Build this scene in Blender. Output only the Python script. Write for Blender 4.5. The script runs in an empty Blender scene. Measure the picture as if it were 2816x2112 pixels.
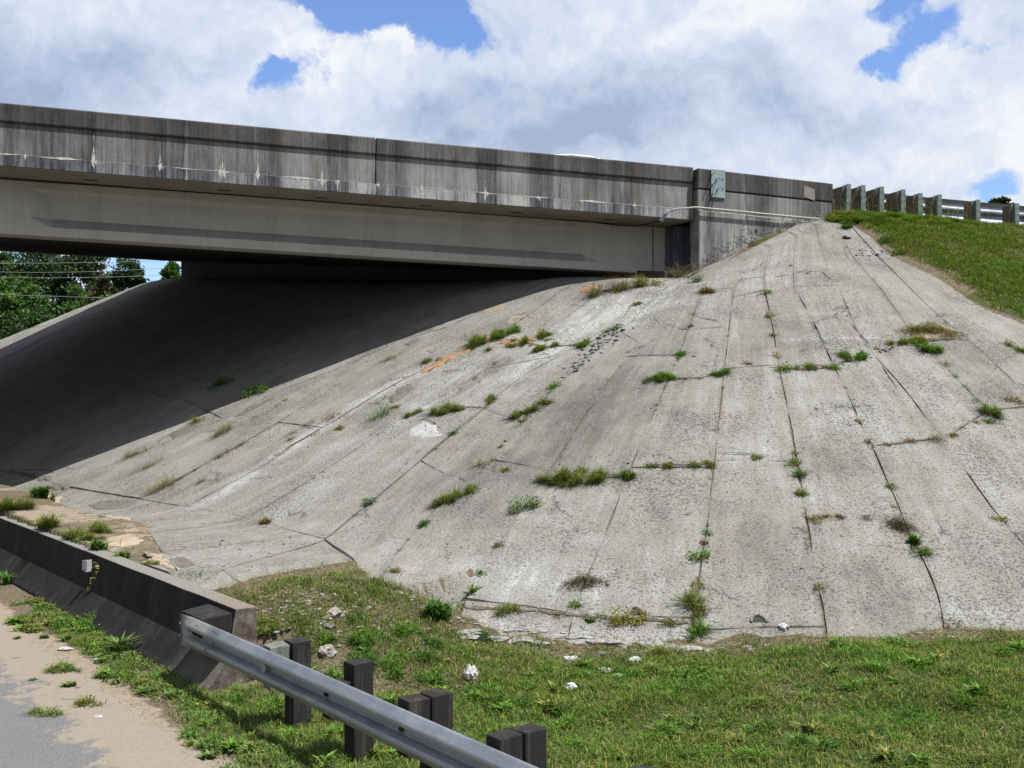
import bpy, bmesh, math, random
import numpy as np
from mathutils import Vector, Matrix, noise as mnoise

random.seed(7)
rng = np.random.default_rng(7)
scene = bpy.context.scene
COL = scene.collection

# ------------------------------------------------------------------ camera, world, sun, exposure
F, CX, CY, CAMZ = 2900.0, 1408.0, 1075.0, 3.0          # focal length and horizon in photo pixels, eye height in metres
cam_data = bpy.data.cameras.new("camera")
cam = bpy.data.objects.new("camera", cam_data)
COL.objects.link(cam)
cam.location = (0, 0, CAMZ)
cam.rotation_euler = (math.radians(90), 0, 0)
cam_data.sensor_width = 36.0
cam_data.lens = 36.0 * F / 2816.0
cam_data.shift_y = (CY - 1056.0) / 2816.0
cam_data.clip_start = 0.1
cam_data.clip_end = 6000
scene.camera = cam

SUN_AZ, SUN_EL = math.radians(-30), math.radians(63.5)    # azimuth from +X towards +Y
sdir = Vector((math.cos(SUN_EL) * math.cos(SUN_AZ), math.cos(SUN_EL) * math.sin(SUN_AZ), math.sin(SUN_EL)))
sun_data = bpy.data.lights.new("sun", 'SUN')
sun_data.energy = 5.0
sun_data.angle = math.radians(0.53)
sun_data.color = (1.0, 0.968, 0.925)
sun = bpy.data.objects.new("sun", sun_data)
COL.objects.link(sun)
sun.rotation_euler = (-sdir).to_track_quat('-Z', 'Y').to_euler()
sun.location = (20, -10, 60)

scene.view_settings.view_transform = 'Standard'
scene.view_settings.look = 'None'
scene.view_settings.exposure = 0.95
scene.view_settings.gamma = 1.0
scene.cycles.max_bounces = 6
scene.cycles.diffuse_bounces = 1


class NT:
    """small helper to write node trees"""
    def __init__(self, tree):
        self.t = tree
        self.n = tree.nodes
        self.l = tree.links
    def new(self, typ, **kw):
        nd = self.n.new(typ)
        for k, v in kw.items():
            setattr(nd, k, v)
        return nd
    def put(self, sock, v):
        if v is None:
            return
        if isinstance(v, bpy.types.NodeSocket):
            self.l.new(v, sock)
        else:
            sock.default_value = v
    def math(self, op, a, b=None, c=None, clamp=False):
        nd = self.new('ShaderNodeMath', operation=op, use_clamp=clamp)
        self.put(nd.inputs[0], a); self.put(nd.inputs[1], b); self.put(nd.inputs[2], c)
        return nd.outputs[0]
    def vmath(self, op, a, b=None, scale=None):
        nd = self.new('ShaderNodeVectorMath', operation=op)
        self.put(nd.inputs[0], a); self.put(nd.inputs[1], b)
        if scale is not None:
            self.put(nd.inputs[3], scale)
        return nd.outputs['Value'] if op in ('DOT_PRODUCT', 'LENGTH') else nd.outputs[0]
    def noise(self, vec, scale, detail=4, rough=0.55, dist=0.0, color=False):
        nd = self.new('ShaderNodeTexNoise')
        self.put(nd.inputs['Vector'], vec)
        nd.inputs['Scale'].default_value = scale
        nd.inputs['Detail'].default_value = detail
        nd.inputs['Roughness'].default_value = rough
        nd.inputs['Distortion'].default_value = dist
        return nd.outputs['Color' if color else 'Fac']
    def ramp(self, fac, stops, interp='LINEAR'):
        nd = self.new('ShaderNodeValToRGB')
        nd.color_ramp.interpolation = interp
        el = nd.color_ramp.elements
        while len(el) < len(stops):
            el.new(0.5)
        for e, (p, c) in zip(el, stops):
            e.position = p
            e.color = (c, c, c, 1) if isinstance(c, (int, float)) else (*c, 1)
        self.put(nd.inputs[0], fac)
        return nd.outputs[0]
    def mix(self, fac, a, b, blend='MIX'):
        nd = self.new('ShaderNodeMix', data_type='RGBA', blend_type=blend)
        self.put(nd.inputs[0], fac)
        for s, v in ((nd.inputs[6], a), (nd.inputs[7], b)):
            if isinstance(v, (tuple, list)):
                v = (*v, 1) if len(v) == 3 else v
            self.put(s, v)
        return nd.outputs[2]
    def smooth(self, v, lo, hi):
        nd = self.new('ShaderNodeMapRange', interpolation_type='SMOOTHSTEP')
        self.put(nd.inputs[0], v)
        nd.inputs[1].default_value = lo; nd.inputs[2].default_value = hi
        return nd.outputs[0]
    def scalev(self, vec, s):
        nd = self.new('ShaderNodeMapping')
        self.put(nd.inputs['Vector'], vec)
        nd.inputs['Scale'].default_value = s
        return nd.outputs[0]


# sky: Nishita blue with broken cumulus laid out by direction (azimuth, elevation)
world = bpy.data.worlds.new("World")
scene.world = world
world.use_nodes = True
wt = NT(world.node_tree)
wt.n.clear()
w_out = wt.new('ShaderNodeOutputWorld')
sky = wt.new('ShaderNodeTexSky', sky_type='NISHITA')
sky.sun_disc = False
sky.sun_elevation = SUN_EL
sky.sun_rotation = math.pi / 2 - SUN_AZ
sky.altitude = 0; sky.air_density = 1.0; sky.dust_density = 0.4; sky.ozone_density = 2.5
bg_sky = wt.new('ShaderNodeBackground')
skycol = wt.mix(1.0, sky.outputs[0], (0.82, 0.90, 1.12), 'MULTIPLY')
wt.put(bg_sky.inputs[0], skycol)
bg_sky.inputs[1].default_value = 0.086
tc = wt.new('ShaderNodeTexCoord')
D = tc.outputs['Generated']
warp = wt.vmath('SUBTRACT', wt.noise(D, 7.0, 6, 0.6, color=True), (0.5, 0.5, 0.5))
Dw = wt.vmath('ADD', D, wt.vmath('SCALE', warp, scale=0.10))
sep = wt.new('ShaderNodeSeparateXYZ'); wt.put(sep.inputs[0], Dw)
az = wt.math('ARCTAN2', sep.outputs[0], sep.outputs[1])
el = wt.math('ARCSINE', sep.outputs[2])

def blob(px, py, rx, ry, amp, rot=0.0):
    a0 = math.atan2(px - CX, F); e0 = math.atan2(CY - py, math.hypot(F, px - CX))
    sa, se = rx / F, ry / F
    da = wt.math('SUBTRACT', az, a0); de = wt.math('SUBTRACT', el, e0)
    c, s = math.cos(rot), math.sin(rot)
    x = wt.math('ADD', wt.math('MULTIPLY', da, c / sa), wt.math('MULTIPLY', de, s / sa))
    y = wt.math('ADD', wt.math('MULTIPLY', de, c / se), wt.math('MULTIPLY', da, -s / se))
    r2 = wt.math('ADD', wt.math('MULTIPLY', x, x), wt.math('MULTIPLY', y, y))
    return wt.math('MULTIPLY', wt.math('POWER', 2.71828, wt.math('MULTIPLY', r2, -1.0)), amp)

def total(bl):
    acc = None
    for b in bl:
        v = blob(*b)
        acc = v if acc is None else wt.math('ADD', acc, v)
    return acc

gaps = total([(740, 265, 100, 50, 0.98, 0.15), (860, 200, 60, 80, 0.45, 0.5), (930, 95, 85, 85, 0.8, 0.2), (880, -10, 140, 70, 0.7), (1030, -30, 200, 60, 0.9),
              (1205, 75, 95, 60, 0.75, -0.4), (1250, -10, 60, 60, 0.65), (2560, 85, 120, 50, 0.7, 0.5), (2440, 15, 90, 60, 0.7), (2700, 110, 110, 40, 0.5),
              (2415, 185, 60, 36, 0.6), (2800, 470, 100, 80, 0.75), (2720, 545, 100, 40, 0.6),
              (420, 760, 140, 60, 1.2), (0, 690, 200, 60, 0.8)])
base = wt.noise(D, 2.6, 8, 0.55)
fine = wt.noise(Dw, 14.0, 7, 0.6)
dens = wt.math('ADD', wt.math('MULTIPLY', base, 1.35), wt.math('MULTIPLY', fine, 1.5))
dens = wt.math('SUBTRACT', wt.math('SUBTRACT', dens, 0.86), gaps)
mask = wt.smooth(dens, -0.02, 0.27)
# cloud brightness: white tops, blue grey bellies
dark = total([(90, 230, 260, 130, 0.75), (420, 160, 260, 110, 0.45), (1500, 360, 420, 110, 0.62), (1780, 300, 260, 150, 0.35), (1100, 300, 220, 90, 0.3), (2300, 290, 260, 60, 0.3), (1600, 130, 260, 80, 0.2)])
light = total([(230, 30, 260, 90, 0.35), (870, 190, 150, 70, 0.5), (1090, 90, 90, 90, 0.5), (1900, 80, 300, 90, 0.5), (2500, 240, 260, 110, 0.3), (2350, 470, 220, 60, 0.35), (1150, 370, 120, 40, 0.25)])
soft = wt.noise(Dw, 5.5, 7, 0.55)
puff = wt.noise(wt.vmath('ADD', Dw, (0.0, 0.0, 0.013)), 14.0, 7, 0.6)
relief = wt.math('MULTIPLY', wt.math('SUBTRACT', fine, puff), 1.4)
cb = wt.math('ADD', wt.math('ADD', wt.math('MULTIPLY', wt.math('SUBTRACT', soft, 0.5), 1.7), relief), 0.66)
cb = wt.math('SUBTRACT', wt.math('ADD', cb, wt.math('MULTIPLY', light, 0.7)), wt.math('MULTIPLY', dark, 0.62))
ccol = wt.ramp(cb, [(0.0, (0.40, 0.49, 0.68)), (0.35, (0.56, 0.65, 0.83)), (0.7, (0.74, 0.81, 0.95)), (1.0, (0.94, 0.96, 1.0))])
bg_cl = wt.new('ShaderNodeBackground')
wt.put(bg_cl.inputs[0], ccol); bg_cl.inputs[1].default_value = 0.50
ms = wt.new('ShaderNodeMixShader')
wt.put(ms.inputs[0], mask); wt.l.new(bg_sky.outputs[0], ms.inputs[1]); wt.l.new(bg_cl.outputs[0], ms.inputs[2])
wt.l.new(ms.outputs[0], w_out.inputs[0])


# ------------------------------------------------------------------ object helpers
def tag(o, label=None, cat=None, group=None, kind=None):
    if label: o['label'] = label
    if cat: o['category'] = cat
    if group: o['group'] = group
    if kind: o['kind'] = kind
    return o

def empty(name, loc, label=None, cat=None, group=None, kind=None):
    o = bpy.data.objects.new(name, None)
    COL.objects.link(o); o.location = loc
    return tag(o, label, cat, group, kind)

def link(name, me, mat=None, parent=None):
    o = bpy.data.objects.new(name, me)
    COL.objects.link(o)
    if mat is not None and not me.materials:
        for m in (mat if isinstance(mat, (list, tuple)) else [mat]):
            me.materials.append(m)
    if parent is not None:
        o.parent = parent
        o.matrix_parent_inverse = Matrix.Translation(-Vector(parent.location))
    return o

def mesh_np(name, V, faces, attrs=None, uv=None, smooth=False):
    """V (n,3) array; faces: (m,k) array or list of lists; attrs {name: (n,3|1)} on points; uv (n,2) per point"""
    me = bpy.data.meshes.new(name)
    V = np.asarray(V, dtype=np.float32)
    me.vertices.add(len(V)); me.vertices.foreach_set('co', V.ravel())
    if isinstance(faces, np.ndarray):
        m, k = faces.shape
        lt = np.full(m, k, dtype=np.int32); flat = faces.astype(np.int32).ravel()
    else:
        lt = np.array([len(f) for f in faces], dtype=np.int32)
        flat = np.array([i for f in faces for i in f], dtype=np.int32)
    me.loops.add(len(flat)); me.loops.foreach_set('vertex_index', flat)
    me.polygons.add(len(lt))
    st = np.zeros(len(lt), dtype=np.int32); st[1:] = np.cumsum(lt)[:-1]
    me.polygons.foreach_set('loop_start', st)
    me.polygons.foreach_set('use_smooth', np.full(len(lt), bool(smooth)))
    if attrs:
        for nm, a in attrs.items():
            a = np.asarray(a, dtype=np.float32)
            if a.ndim == 2:
                at = me.attributes.new(nm, 'FLOAT_COLOR', 'POINT')
                at.data.foreach_set('color', np.c_[a, np.ones(len(a), dtype=np.float32)].ravel() if a.shape[1] == 3 else a.ravel())
            else:
                at = me.attributes.new(nm, 'FLOAT', 'POINT'); at.data.foreach_set('value', a)
    if uv is not None:
        l = me.uv_layers.new(name='UVMap')
        l.data.foreach_set('uv', np.asarray(uv, dtype=np.float32)[flat].ravel())
    me.update(calc_edges=True)
    return me

class MB:
    """collects simple solids in world coordinates"""
    def __init__(self):
        self.v = []; self.f = []; self.uv = []
    def add(self, vs, fs, uv=None):
        b = len(self.v)
        self.v += [tuple(p) for p in vs]
        self.f += [[i + b for i in f] for f in fs]
        self.uv += list(uv) if uv is not None else [(p[0], p[2]) for p in vs]
    def hexa(self, a):
        """8 corners: bottom loop 0-3, top loop 4-7"""
        self.add(a, [[3, 2, 1, 0], [4, 5, 6, 7], [0, 1, 5, 4], [1, 2, 6, 5], [2, 3, 7, 6], [3, 0, 4, 7]])
    def box(self, c, sx, sy, sz, ax=(1, 0, 0), ay=None, az=(0, 0, 1)):
        ax = Vector(ax).normalized(); az = Vector(az).normalized()
        ay = az.cross(ax) if ay is None else Vector(ay).normalized()
        c = Vector(c)
        P = [c + ax * (sx / 2 * i) + ay * (sy / 2 * j) + az * (sz / 2 * k) for k in (-1, 1) for i, j in ((-1, -1), (1, -1), (1, 1), (-1, 1))]
        self.hexa(P)
    def tube(self, pts, r, n=8, cap=True):
        pts = [Vector(p) for p in pts]
        rr = r if isinstance(r, (list, tuple)) else [r] * len(pts)
        rings = []
        up0 = None
        for i, p in enumerate(pts):
            t = (pts[min(i + 1, len(pts) - 1)] - pts[max(i - 1, 0)]).normalized()
            ref = Vector((0, 0, 1)) if abs(t.z) < 0.9 else Vector((1, 0, 0))
            a = t.cross(ref).normalized(); b = t.cross(a)
            rings.append([p + (a * math.cos(2 * math.pi * k / n) + b * math.sin(2 * math.pi * k / n)) * rr[i] for k in range(n)])
        vs = [q for rg in rings for q in rg]
        fs = []
        for i in range(len(pts) - 1):
            for k in range(n):
                k2 = (k + 1) % n
                fs.append([i * n + k, i * n + k2, (i + 1) * n + k2, (i + 1) * n + k])
        if cap:
            fs.append(list(range(n))[::-1]); fs.append([(len(pts) - 1) * n + k for k in range(n)])
        self.add(vs, fs)
    def build(self, name, mat, parent=None, bevel=0.0, smooth=False, seg=2):
        me = mesh_np(name, np.array(self.v), self.f, uv=np.array(self.uv), smooth=smooth)
        bm = bmesh.new(); bm.from_mesh(me)
        bmesh.ops.recalc_face_normals(bm, faces=bm.faces)
        bm.to_mesh(me); bm.free()
        o = link(name, me, mat, parent)
        if bevel > 0:
            m = o.modifiers.new('bevel', 'BEVEL'); m.width = bevel; m.segments = seg; m.limit_method = 'ANGLE'; m.angle_limit = math.radians(35)
        return o


# ------------------------------------------------------------------ materials
def new_mat(name, rough=0.9, metallic=0.0, spec=0.3):
    m = bpy.data.materials.new(name); m.use_nodes = True
    t = NT(m.node_tree)
    b = t.n['Principled BSDF']
    b.inputs['Roughness'].default_value = rough
    b.inputs['Metallic'].default_value = metallic
    b.inputs['Specular IOR Level'].default_value = spec
    t.b = b
    return m, t

def pos(t):
    return t.new('ShaderNodeNewGeometry').outputs['Position']

def bump(t, h, strength=0.5, dist=0.02):
    nd = t.new('ShaderNodeBump'); nd.inputs['Strength'].default_value = strength; nd.inputs['Distance'].default_value = dist
    t.put(nd.inputs['Height'], h); t.l.new(nd.outputs[0], t.b.inputs['Normal'])
    return nd

def mat_paving():
    m, t = new_mat('weathered_gunite', 0.95, spec=0.15)
    P = pos(t)
    uv = t.new('ShaderNodeUVMap', uv_map='UVMap').outputs[0]
    tone = t.new('ShaderNodeAttribute', attribute_name='tone').outputs['Fac']
    grime = t.new('ShaderNodeAttribute', attribute_name='grime').outputs['Fac']
    big = t.noise(P, 0.45, 5, 0.6)
    streak = t.noise(t.scalev(uv, (3.4, 0.42, 1)), 1.0, 5, 0.62, 0.3)
    streak2 = t.noise(t.scalev(uv, (11, 1.3, 1)), 1.0, 4, 0.6)
    med = t.noise(P, 2.3, 6, 0.65)
    v = t.math('ADD', t.math('MULTIPLY', t.math('SUBTRACT', big, 0.5), 0.75), t.math('MULTIPLY', t.math('SUBTRACT', streak, 0.5), 0.95))
    v = t.math('ADD', v, t.math('MULTIPLY', t.math('SUBTRACT', streak2, 0.5), 0.5))
    v = t.math('ADD', v, t.math('MULTIPLY', t.math('SUBTRACT', med, 0.5), 0.75))
    v = t.math('ADD', t.math('ADD', v, 0.52), tone)
    col = t.ramp(v, [(0.0, (0.14, 0.135, 0.12)), (0.35, (0.208, 0.203, 0.182)), (0.6, (0.258, 0.252, 0.228)), (0.85, (0.315, 0.312, 0.295)), (1.0, (0.40, 0.40, 0.388))])
    # pits and grit, gathered in patches
    fineN = t.noise(t.scalev(P, (1, 1, 1.6)), 23.0, 4, 0.7)
    fine2 = t.noise(P, 60.0, 3, 0.7)
    patch = t.noise(P, 0.9, 3, 0.5)
    thr = t.math('ADD', t.math('MULTIPLY', patch, -0.30), t.math('MULTIPLY', tone, 0.10))
    thr = t.math('ADD', thr, 0.555)
    pit = t.smooth(t.math('SUBTRACT', thr, fineN), 0.0, 0.045)
    pit2 = t.smooth(t.math('SUBTRACT', 0.43, fine2), 0.0, 0.05)
    pall = t.math('MAXIMUM', pit, t.math('MULTIPLY', pit2, 0.55))
    col = t.mix(t.math('MULTIPLY', pall, 0.58), col, (0.062, 0.06, 0.055))
    hi = t.smooth(fineN, 0.60, 0.70)
    col = t.mix(t.math('MULTIPLY', hi, 0.35), col, (0.38, 0.375, 0.355))
    # cracks fretting
    cr = t.new('ShaderNodeTexVoronoi', feature='DISTANCE_TO_EDGE'); cr.inputs['Scale'].default_value = 0.55
    t.put(cr.inputs['Vector'], t.vmath('ADD', P, t.vmath('SCALE', t.noise(P, 3.0, 6, 0.7, color=True), scale=0.55)))
    ck = t.math('MULTIPLY', t.smooth(t.math('SUBTRACT', 0.006, cr.outputs['Distance']), 0.0, 0.004), t.smooth(t.noise(P, 1.1, 2), 0.54, 0.60))
    col = t.mix(t.math('MULTIPLY', ck, 0.65), col, (0.05, 0.048, 0.044))
    col = t.mix(grime, col, (0.075, 0.066, 0.055))
    t.put(t.b.inputs['Base Color'], col)
    h = t.math('ADD', t.math('MULTIPLY', fineN, 1.0), t.math('MULTIPLY', med, 0.8))
    h = t.math('SUBTRACT', h, t.math('MULTIPLY', pall, 0.55))
    h = t.math('SUBTRACT', h, t.math('MULTIPLY', ck, 0.8))
    bump(t, h, 0.9, 0.04)
    return m

def mat_bridge(name, c0, c1, c2, streak_amt=1.0, drip=0.5, brown=0.3):
    """board-marked concrete with dark vertical weather streaks; uv = metres along, metres below the top"""
    m, t = new_mat(name, 0.92, spec=0.2)
    P = pos(t)
    uv = t.new('ShaderNodeUVMap', uv_map='UVMap').outputs[0]
    s1 = t.noise(t.scalev(uv, (2.3, 0.25, 1)), 1.0, 4, 0.6, 0.2)
    s2 = t.noise(t.scalev(uv, (14, 0.7, 1)), 1.0, 5, 0.7)
    s3 = t.noise(t.scalev(uv, (45, 2.0, 1)), 1.0, 3, 0.7)
    med = t.noise(P, 2.2, 6, 0.7)
    fn = t.noise(P, 40, 4, 0.7)
    blocks = t.new('ShaderNodeTexVoronoi'); blocks.distance = 'CHEBYCHEV'
    t.put(blocks.inputs['Vector'], t.scalev(uv, (1.2, 0.12, 1))); blocks.inputs['Scale'].default_value = 1.0
    bs = t.new('ShaderNodeSeparateXYZ'); t.put(bs.inputs[0], blocks.outputs['Color'])
    v = t.math('ADD', t.math('MULTIPLY', t.math('SUBTRACT', s1, 0.5), 1.0 * streak_amt), t.math('MULTIPLY', t.math('SUBTRACT', s2, 0.5), 0.9 * streak_amt))
    v = t.math('ADD', v, t.math('MULTIPLY', t.math('SUBTRACT', s3, 0.5), 0.45 * streak_amt))
    v = t.math('ADD', v, t.math('MULTIPLY', t.math('SUBTRACT', med, 0.5), 0.7))
    v = t.math('ADD', v, t.math('MULTIPLY', t.math('SUBTRACT', bs.outputs[0], 0.5), 0.36 * streak_amt))
    v = t.math('ADD', v, t.math('MULTIPLY', t.math('SUBTRACT', fn, 0.5), 0.55))
    v = t.math('ADD', v, 0.5)
    col = t.ramp(v, [(0.0, c0), (0.5, c1), (1.0, c2)])
    br = t.smooth(t.noise(t.scalev(uv, (1.9, 0.4, 1)), 1.0, 4, 0.6), 0.5, 0.68)
    col = t.mix(t.math('MULTIPLY', br, brown), col, (0.12, 0.098, 0.08))
    dr = t.smooth(t.noise(t.scalev(uv, (16, 0.45, 1)), 1.0, 3, 0.6), 0.58, 0.70)
    col = t.mix(t.math('MULTIPLY', dr, drip), col, (0.045, 0.045, 0.047))
    t.put(t.b.inputs['Base Color'], col)
    bump(t, t.math('ADD', fn, t.math('MULTIPLY', med, 0.6)), 0.35, 0.012)
    return m

def mat_simple(name, c0, c1, scale=6, rough=0.85, metallic=0.0, bumpd=0.01, bs=0.4, stretch=(1, 1, 1), detail=5, spec=0.3):
    m, t = new_mat(name, rough, metallic, spec)
    P = t.scalev(pos(t), stretch)
    n = t.noise(P, scale, detail, 0.65)
    t.put(t.b.inputs['Base Color'], t.ramp(n, [(0.3, c0), (0.7, c1)]))
    if bumpd:
        bump(t, t.noise(P, scale * 4, 4, 0.7), bs, bumpd)
    return m

def mat_attr(name, rough=0.75, trans=0.25, spec=0.2):
    """plant material: colour from the 'col' attribute, a little translucent"""
    m, t = new_mat(name, rough, spec=spec)
    c = t.new('ShaderNodeAttribute', attribute_name='col').outputs['Color']
    t.put(t.b.inputs['Base Color'], c)
    tr = t.new('ShaderNodeBsdfTranslucent'); t.put(tr.inputs[0], t.mix(1.0, c, (1.25, 1.3, 0.6), 'MULTIPLY'))
    mx = t.new('ShaderNodeMixShader'); mx.inputs[0].default_value = trans
    t.l.new(t.b.outputs[0], mx.inputs[1]); t.l.new(tr.outputs[0], mx.inputs[2])
    t.l.new(mx.outputs[0], t.n['Material Output'].inputs[0])
    return m

M_PAVE = mat_paving()
M_PARA = mat_bridge('parapet_concrete', (0.045, 0.045, 0.048), (0.15, 0.149, 0.147), (0.275, 0.275, 0.272), 1.5, 0.45, 0.4)
M_COPE = mat_bridge('coping_concrete', (0.018, 0.018, 0.019), (0.066, 0.065, 0.064), (0.165, 0.165, 0.163), 1.2, 0.4, 0.35)
M_EDGE = mat_bridge('deck_edge_concrete', (0.035, 0.036, 0.044), (0.145, 0.15, 0.16), (0.38, 0.38, 0.37), 2.0, 0.55, 0.15)
M_WING = mat_bridge('wing_wall_concrete', (0.055, 0.055, 0.06), (0.20, 0.198, 0.194), (0.38, 0.372, 0.355), 1.8, 0.35, 0.3)
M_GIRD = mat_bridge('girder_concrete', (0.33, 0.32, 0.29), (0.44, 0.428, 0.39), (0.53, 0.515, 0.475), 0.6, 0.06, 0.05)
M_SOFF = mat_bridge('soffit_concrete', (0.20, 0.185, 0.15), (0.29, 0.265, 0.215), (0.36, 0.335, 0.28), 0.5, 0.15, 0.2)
M_INNER = mat_bridge('shade_dark_inner_concrete', (0.03, 0.028, 0.025), (0.055, 0.051, 0.045), (0.09, 0.084, 0.074), 0.5, 0.15, 0.1)  # under-deck shade put into the colour of the inner members
M_EFFL = mat_simple('efflorescence', (0.34, 0.335, 0.30), (0.6, 0.59, 0.54), 30, 0.9)
M_DARKGAP = mat_simple('dark_joint_filler', (0.015, 0.015, 0.015), (0.04, 0.038, 0.035), 20)
M_SOIL = mat_simple('joint_soil', (0.045, 0.036, 0.028), (0.13, 0.105, 0.08), 18, bumpd=0.02)
M_GREENSTEEL = mat_simple('galvanised_steel_post', (0.11, 0.145, 0.135), (0.16, 0.20, 0.19), 8, 0.7, 0.05, 0.002)
M_BLUESTEEL = mat_simple('galvanised_plate', (0.19, 0.26, 0.29), (0.25, 0.32, 0.35), 5, 0.6, 0.1, 0.002)
M_BROWNWOOD = mat_simple('brown_wood_block', (0.075, 0.055, 0.04), (0.18, 0.14, 0.105), 5, 0.9, 0, 0.01, 0.5, (6, 6, 0.6))
M_PIPE = mat_simple('painted_conduit', (0.27, 0.27, 0.23), (0.42, 0.42, 0.37), 9, 0.55, 0, 0.001)
M_WHITE = mat_simple('white_litter', (0.30, 0.30, 0.295), (0.50, 0.50, 0.50), 14, 0.7)
M_ROCK = mat_simple('pale_limerock', (0.2, 0.185, 0.155), (0.42, 0.40, 0.36), 9, 0.95, 0, 0.03, 0.9)
M_CHIP = mat_simple('grey_concrete_chip', (0.06, 0.06, 0.057), (0.22, 0.217, 0.20), 5, 0.95, 0, 0.01)
M_LEAF = mat_attr('leaf_blades', 0.7, 0.28)
M_TREE = mat_attr('tree_leaves', 0.65, 0.25)
M_BARK = mat_simple('bark', (0.05, 0.042, 0.035), (0.14, 0.12, 0.10), 3, 0.95, 0, 0.03, 0.8, (4, 4, 1))
# ------------------------------------------------------------------ the lie of the land (metres, z = 0 at the road shoulder)
NR = np.array([0.7825, 0.6228]); DR = np.array([-0.6228, 0.7825])    # across and along the lower road
N0 = np.array([4.07, 24.5]); UB = np.array([0.961, 0.276]); UB = UB / np.linalg.norm(UB); WB = np.array([UB[1], -UB[0]])

def cs(X, Y):
    return NR[0] * X + NR[1] * Y, DR[0] * X + DR[1] * Y
def xy(c, s):
    return NR[0] * c + DR[0] * s, NR[1] * c + DR[1] * s
def ss(a, b, v):
    t = np.clip((v - a) / (b - a), 0, 1); return t * t * (3 - 2 * t)
def smin(a, b, k):
    h = np.maximum(k - np.abs(a - b), 0) / k
    return np.minimum(a, b) - h * h * k * 0.25
def ctoe(s):
    return 7.7 - 1.7 * np.clip((s - 14) / 10.0, 0, 1)
def toe_z(s):
    return 0.8 + 0.025 * np.maximum(s - 14, 0) + 0.0028 * np.maximum(np.minimum(s, 52) - 24, 0) ** 2

def slope_fn(X, Y):
    c, s = cs(X, Y)
    kR = 0.449 + 0.075 * ss(14, 21, s) + 0.0022 * np.clip(s - 24, 0, 25)
    R = 0.8 + kR * (c - 7.7) + 0.113 * np.clip(s - 14, 0, 10) + 0.018 * np.clip(s - 24, 0, 40)
    u_ = (X - N0[0]) * UB[0] + (Y - N0[1]) * UB[1]
    R = smin(R, 5.6 + 0.05 * (s - 16.6) + 0.045 * np.maximum(s - 24, 0) + 0.6 * np.maximum(u_ + 0.2, 0), 0.5)      # level berm before the abutment
    a = (X - 7.8) * UB[0] + (Y - 25.6) * UB[1]; d = (X - 7.8) * WB[0] + (Y - 25.6) * WB[1]
    S = 7.62 - 0.6 * d - 0.03 * a
    k = 0.6 + 0.35 * np.clip(d, 0, 14)
    z = smin(R, S, k)
    S2 = 7.9 - 0.55 * (-(d) - 29.5) - 0.03 * a + 1.2
    z = smin(z, S2, 0.8)
    plateau = 7.28 - 0.03 * a + 0.02 * np.clip(-d, 0, 40)
    return smin(z, plateau, 0.25)

def apron_fn(X, Y):
    c, s = cs(X, Y)
    z = 0.8 + (toe_z(s) - 0.8) * ss(4.8, 7.7, c)
    return z - 0.20 * np.maximum(12.6 - s - 0.25 * (c - 5), 0) - 0.0 * c

def vnoise(X, Y, f, seed=0.0):
    return np.array([mnoise.noise(Vector((x * f + seed, y * f - seed, seed))) for x, y in zip(np.ravel(X), np.ravel(Y))]).reshape(np.shape(X))

def fast_noise(X, Y, f, seed):
    r = np.random.default_rng(seed); z = 0
    for i in range(7):
        a = r.uniform(0, 2 * math.pi); w = f * r.uniform(0.6, 1.7)
        z = z + np.sin((X * math.cos(a) + Y * math.sin(a)) * w + r.uniform(0, 6.3) + 1.3 * np.sin((X * math.sin(a) - Y * math.cos(a)) * w * 0.7 + r.uniform(0, 6.3)))
    return z / 7

def pave_fn(X, Y):
    c, s = cs(X, Y)
    b = slope_fn(X, Y); a = apron_fn(X, Y)
    use = s > 11.0
    z = np.where(use, -smin(-b, -a, 0.25), b)
    return z + 0.012 * fast_noise(X, Y, 2.2, 5) + 0.02 * fast_noise(X, Y, 0.7, 6)

def ground_fn(X, Y):
    c, s = cs(X, Y)
    bank = 0.76 * ss(8.6, 11.4, s + 0.25 * fast_noise(X, Y, 1.6, 9)) * np.where(s > 10.12, (c > 4.52) * 1.0, ss(4.5, 5.3, c))
    bank = bank * (1 - 0 * c)
    bank = bank + np.maximum(toe_z(s) - 0.8, 0) * (c > 4.52)
    bump_ = 0.035 * fast_noise(X, Y, 2.3, 3) + 0.06 * fast_noise(X, Y, 0.8, 4)
    bump_ = bump_ * ss(3.3, 4.6, c) 
    toe_rise = 0.12 * ss(7.0, 10.5, c) * ss(12, 8, s)
    return bank + bump_ + toe_rise

def cast(fn, px, py, y0=5.0, y1=75.0):
    """where the sight line through a photo pixel meets the surface fn; returns X, Y, Z arrays"""
    px = np.atleast_1d(np.asarray(px, float)); py = np.atleast_1d(np.asarray(py, float))
    kx = (px - CX) / F; kz = (CY - py) / F
    ys = np.arange(y0, y1, 0.12)
    Yg = ys[None, :]
    g = CAMZ + kz[:, None] * Yg - fn(kx[:, None] * Yg, Yg + 0 * kx[:, None])
    hit = g < 0
    i = np.where(hit.any(1), hit.argmax(1), len(ys) - 1)
    lo = ys[np.maximum(i - 1, 0)]; hi = ys[i]
    for _ in range(12):
        mid = (lo + hi) / 2
        gm = CAMZ + kz * mid - fn(kx * mid, mid)
        lo = np.where(gm > 0, mid, lo); hi = np.where(gm > 0, hi, mid)
    Y = (lo + hi) / 2
    return kx * Y, Y, CAMZ + kz * Y

def on_pave(px, py):
    X, Y, Z = cast(pave_fn, px, py)
    return np.c_[X, Y]

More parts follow.
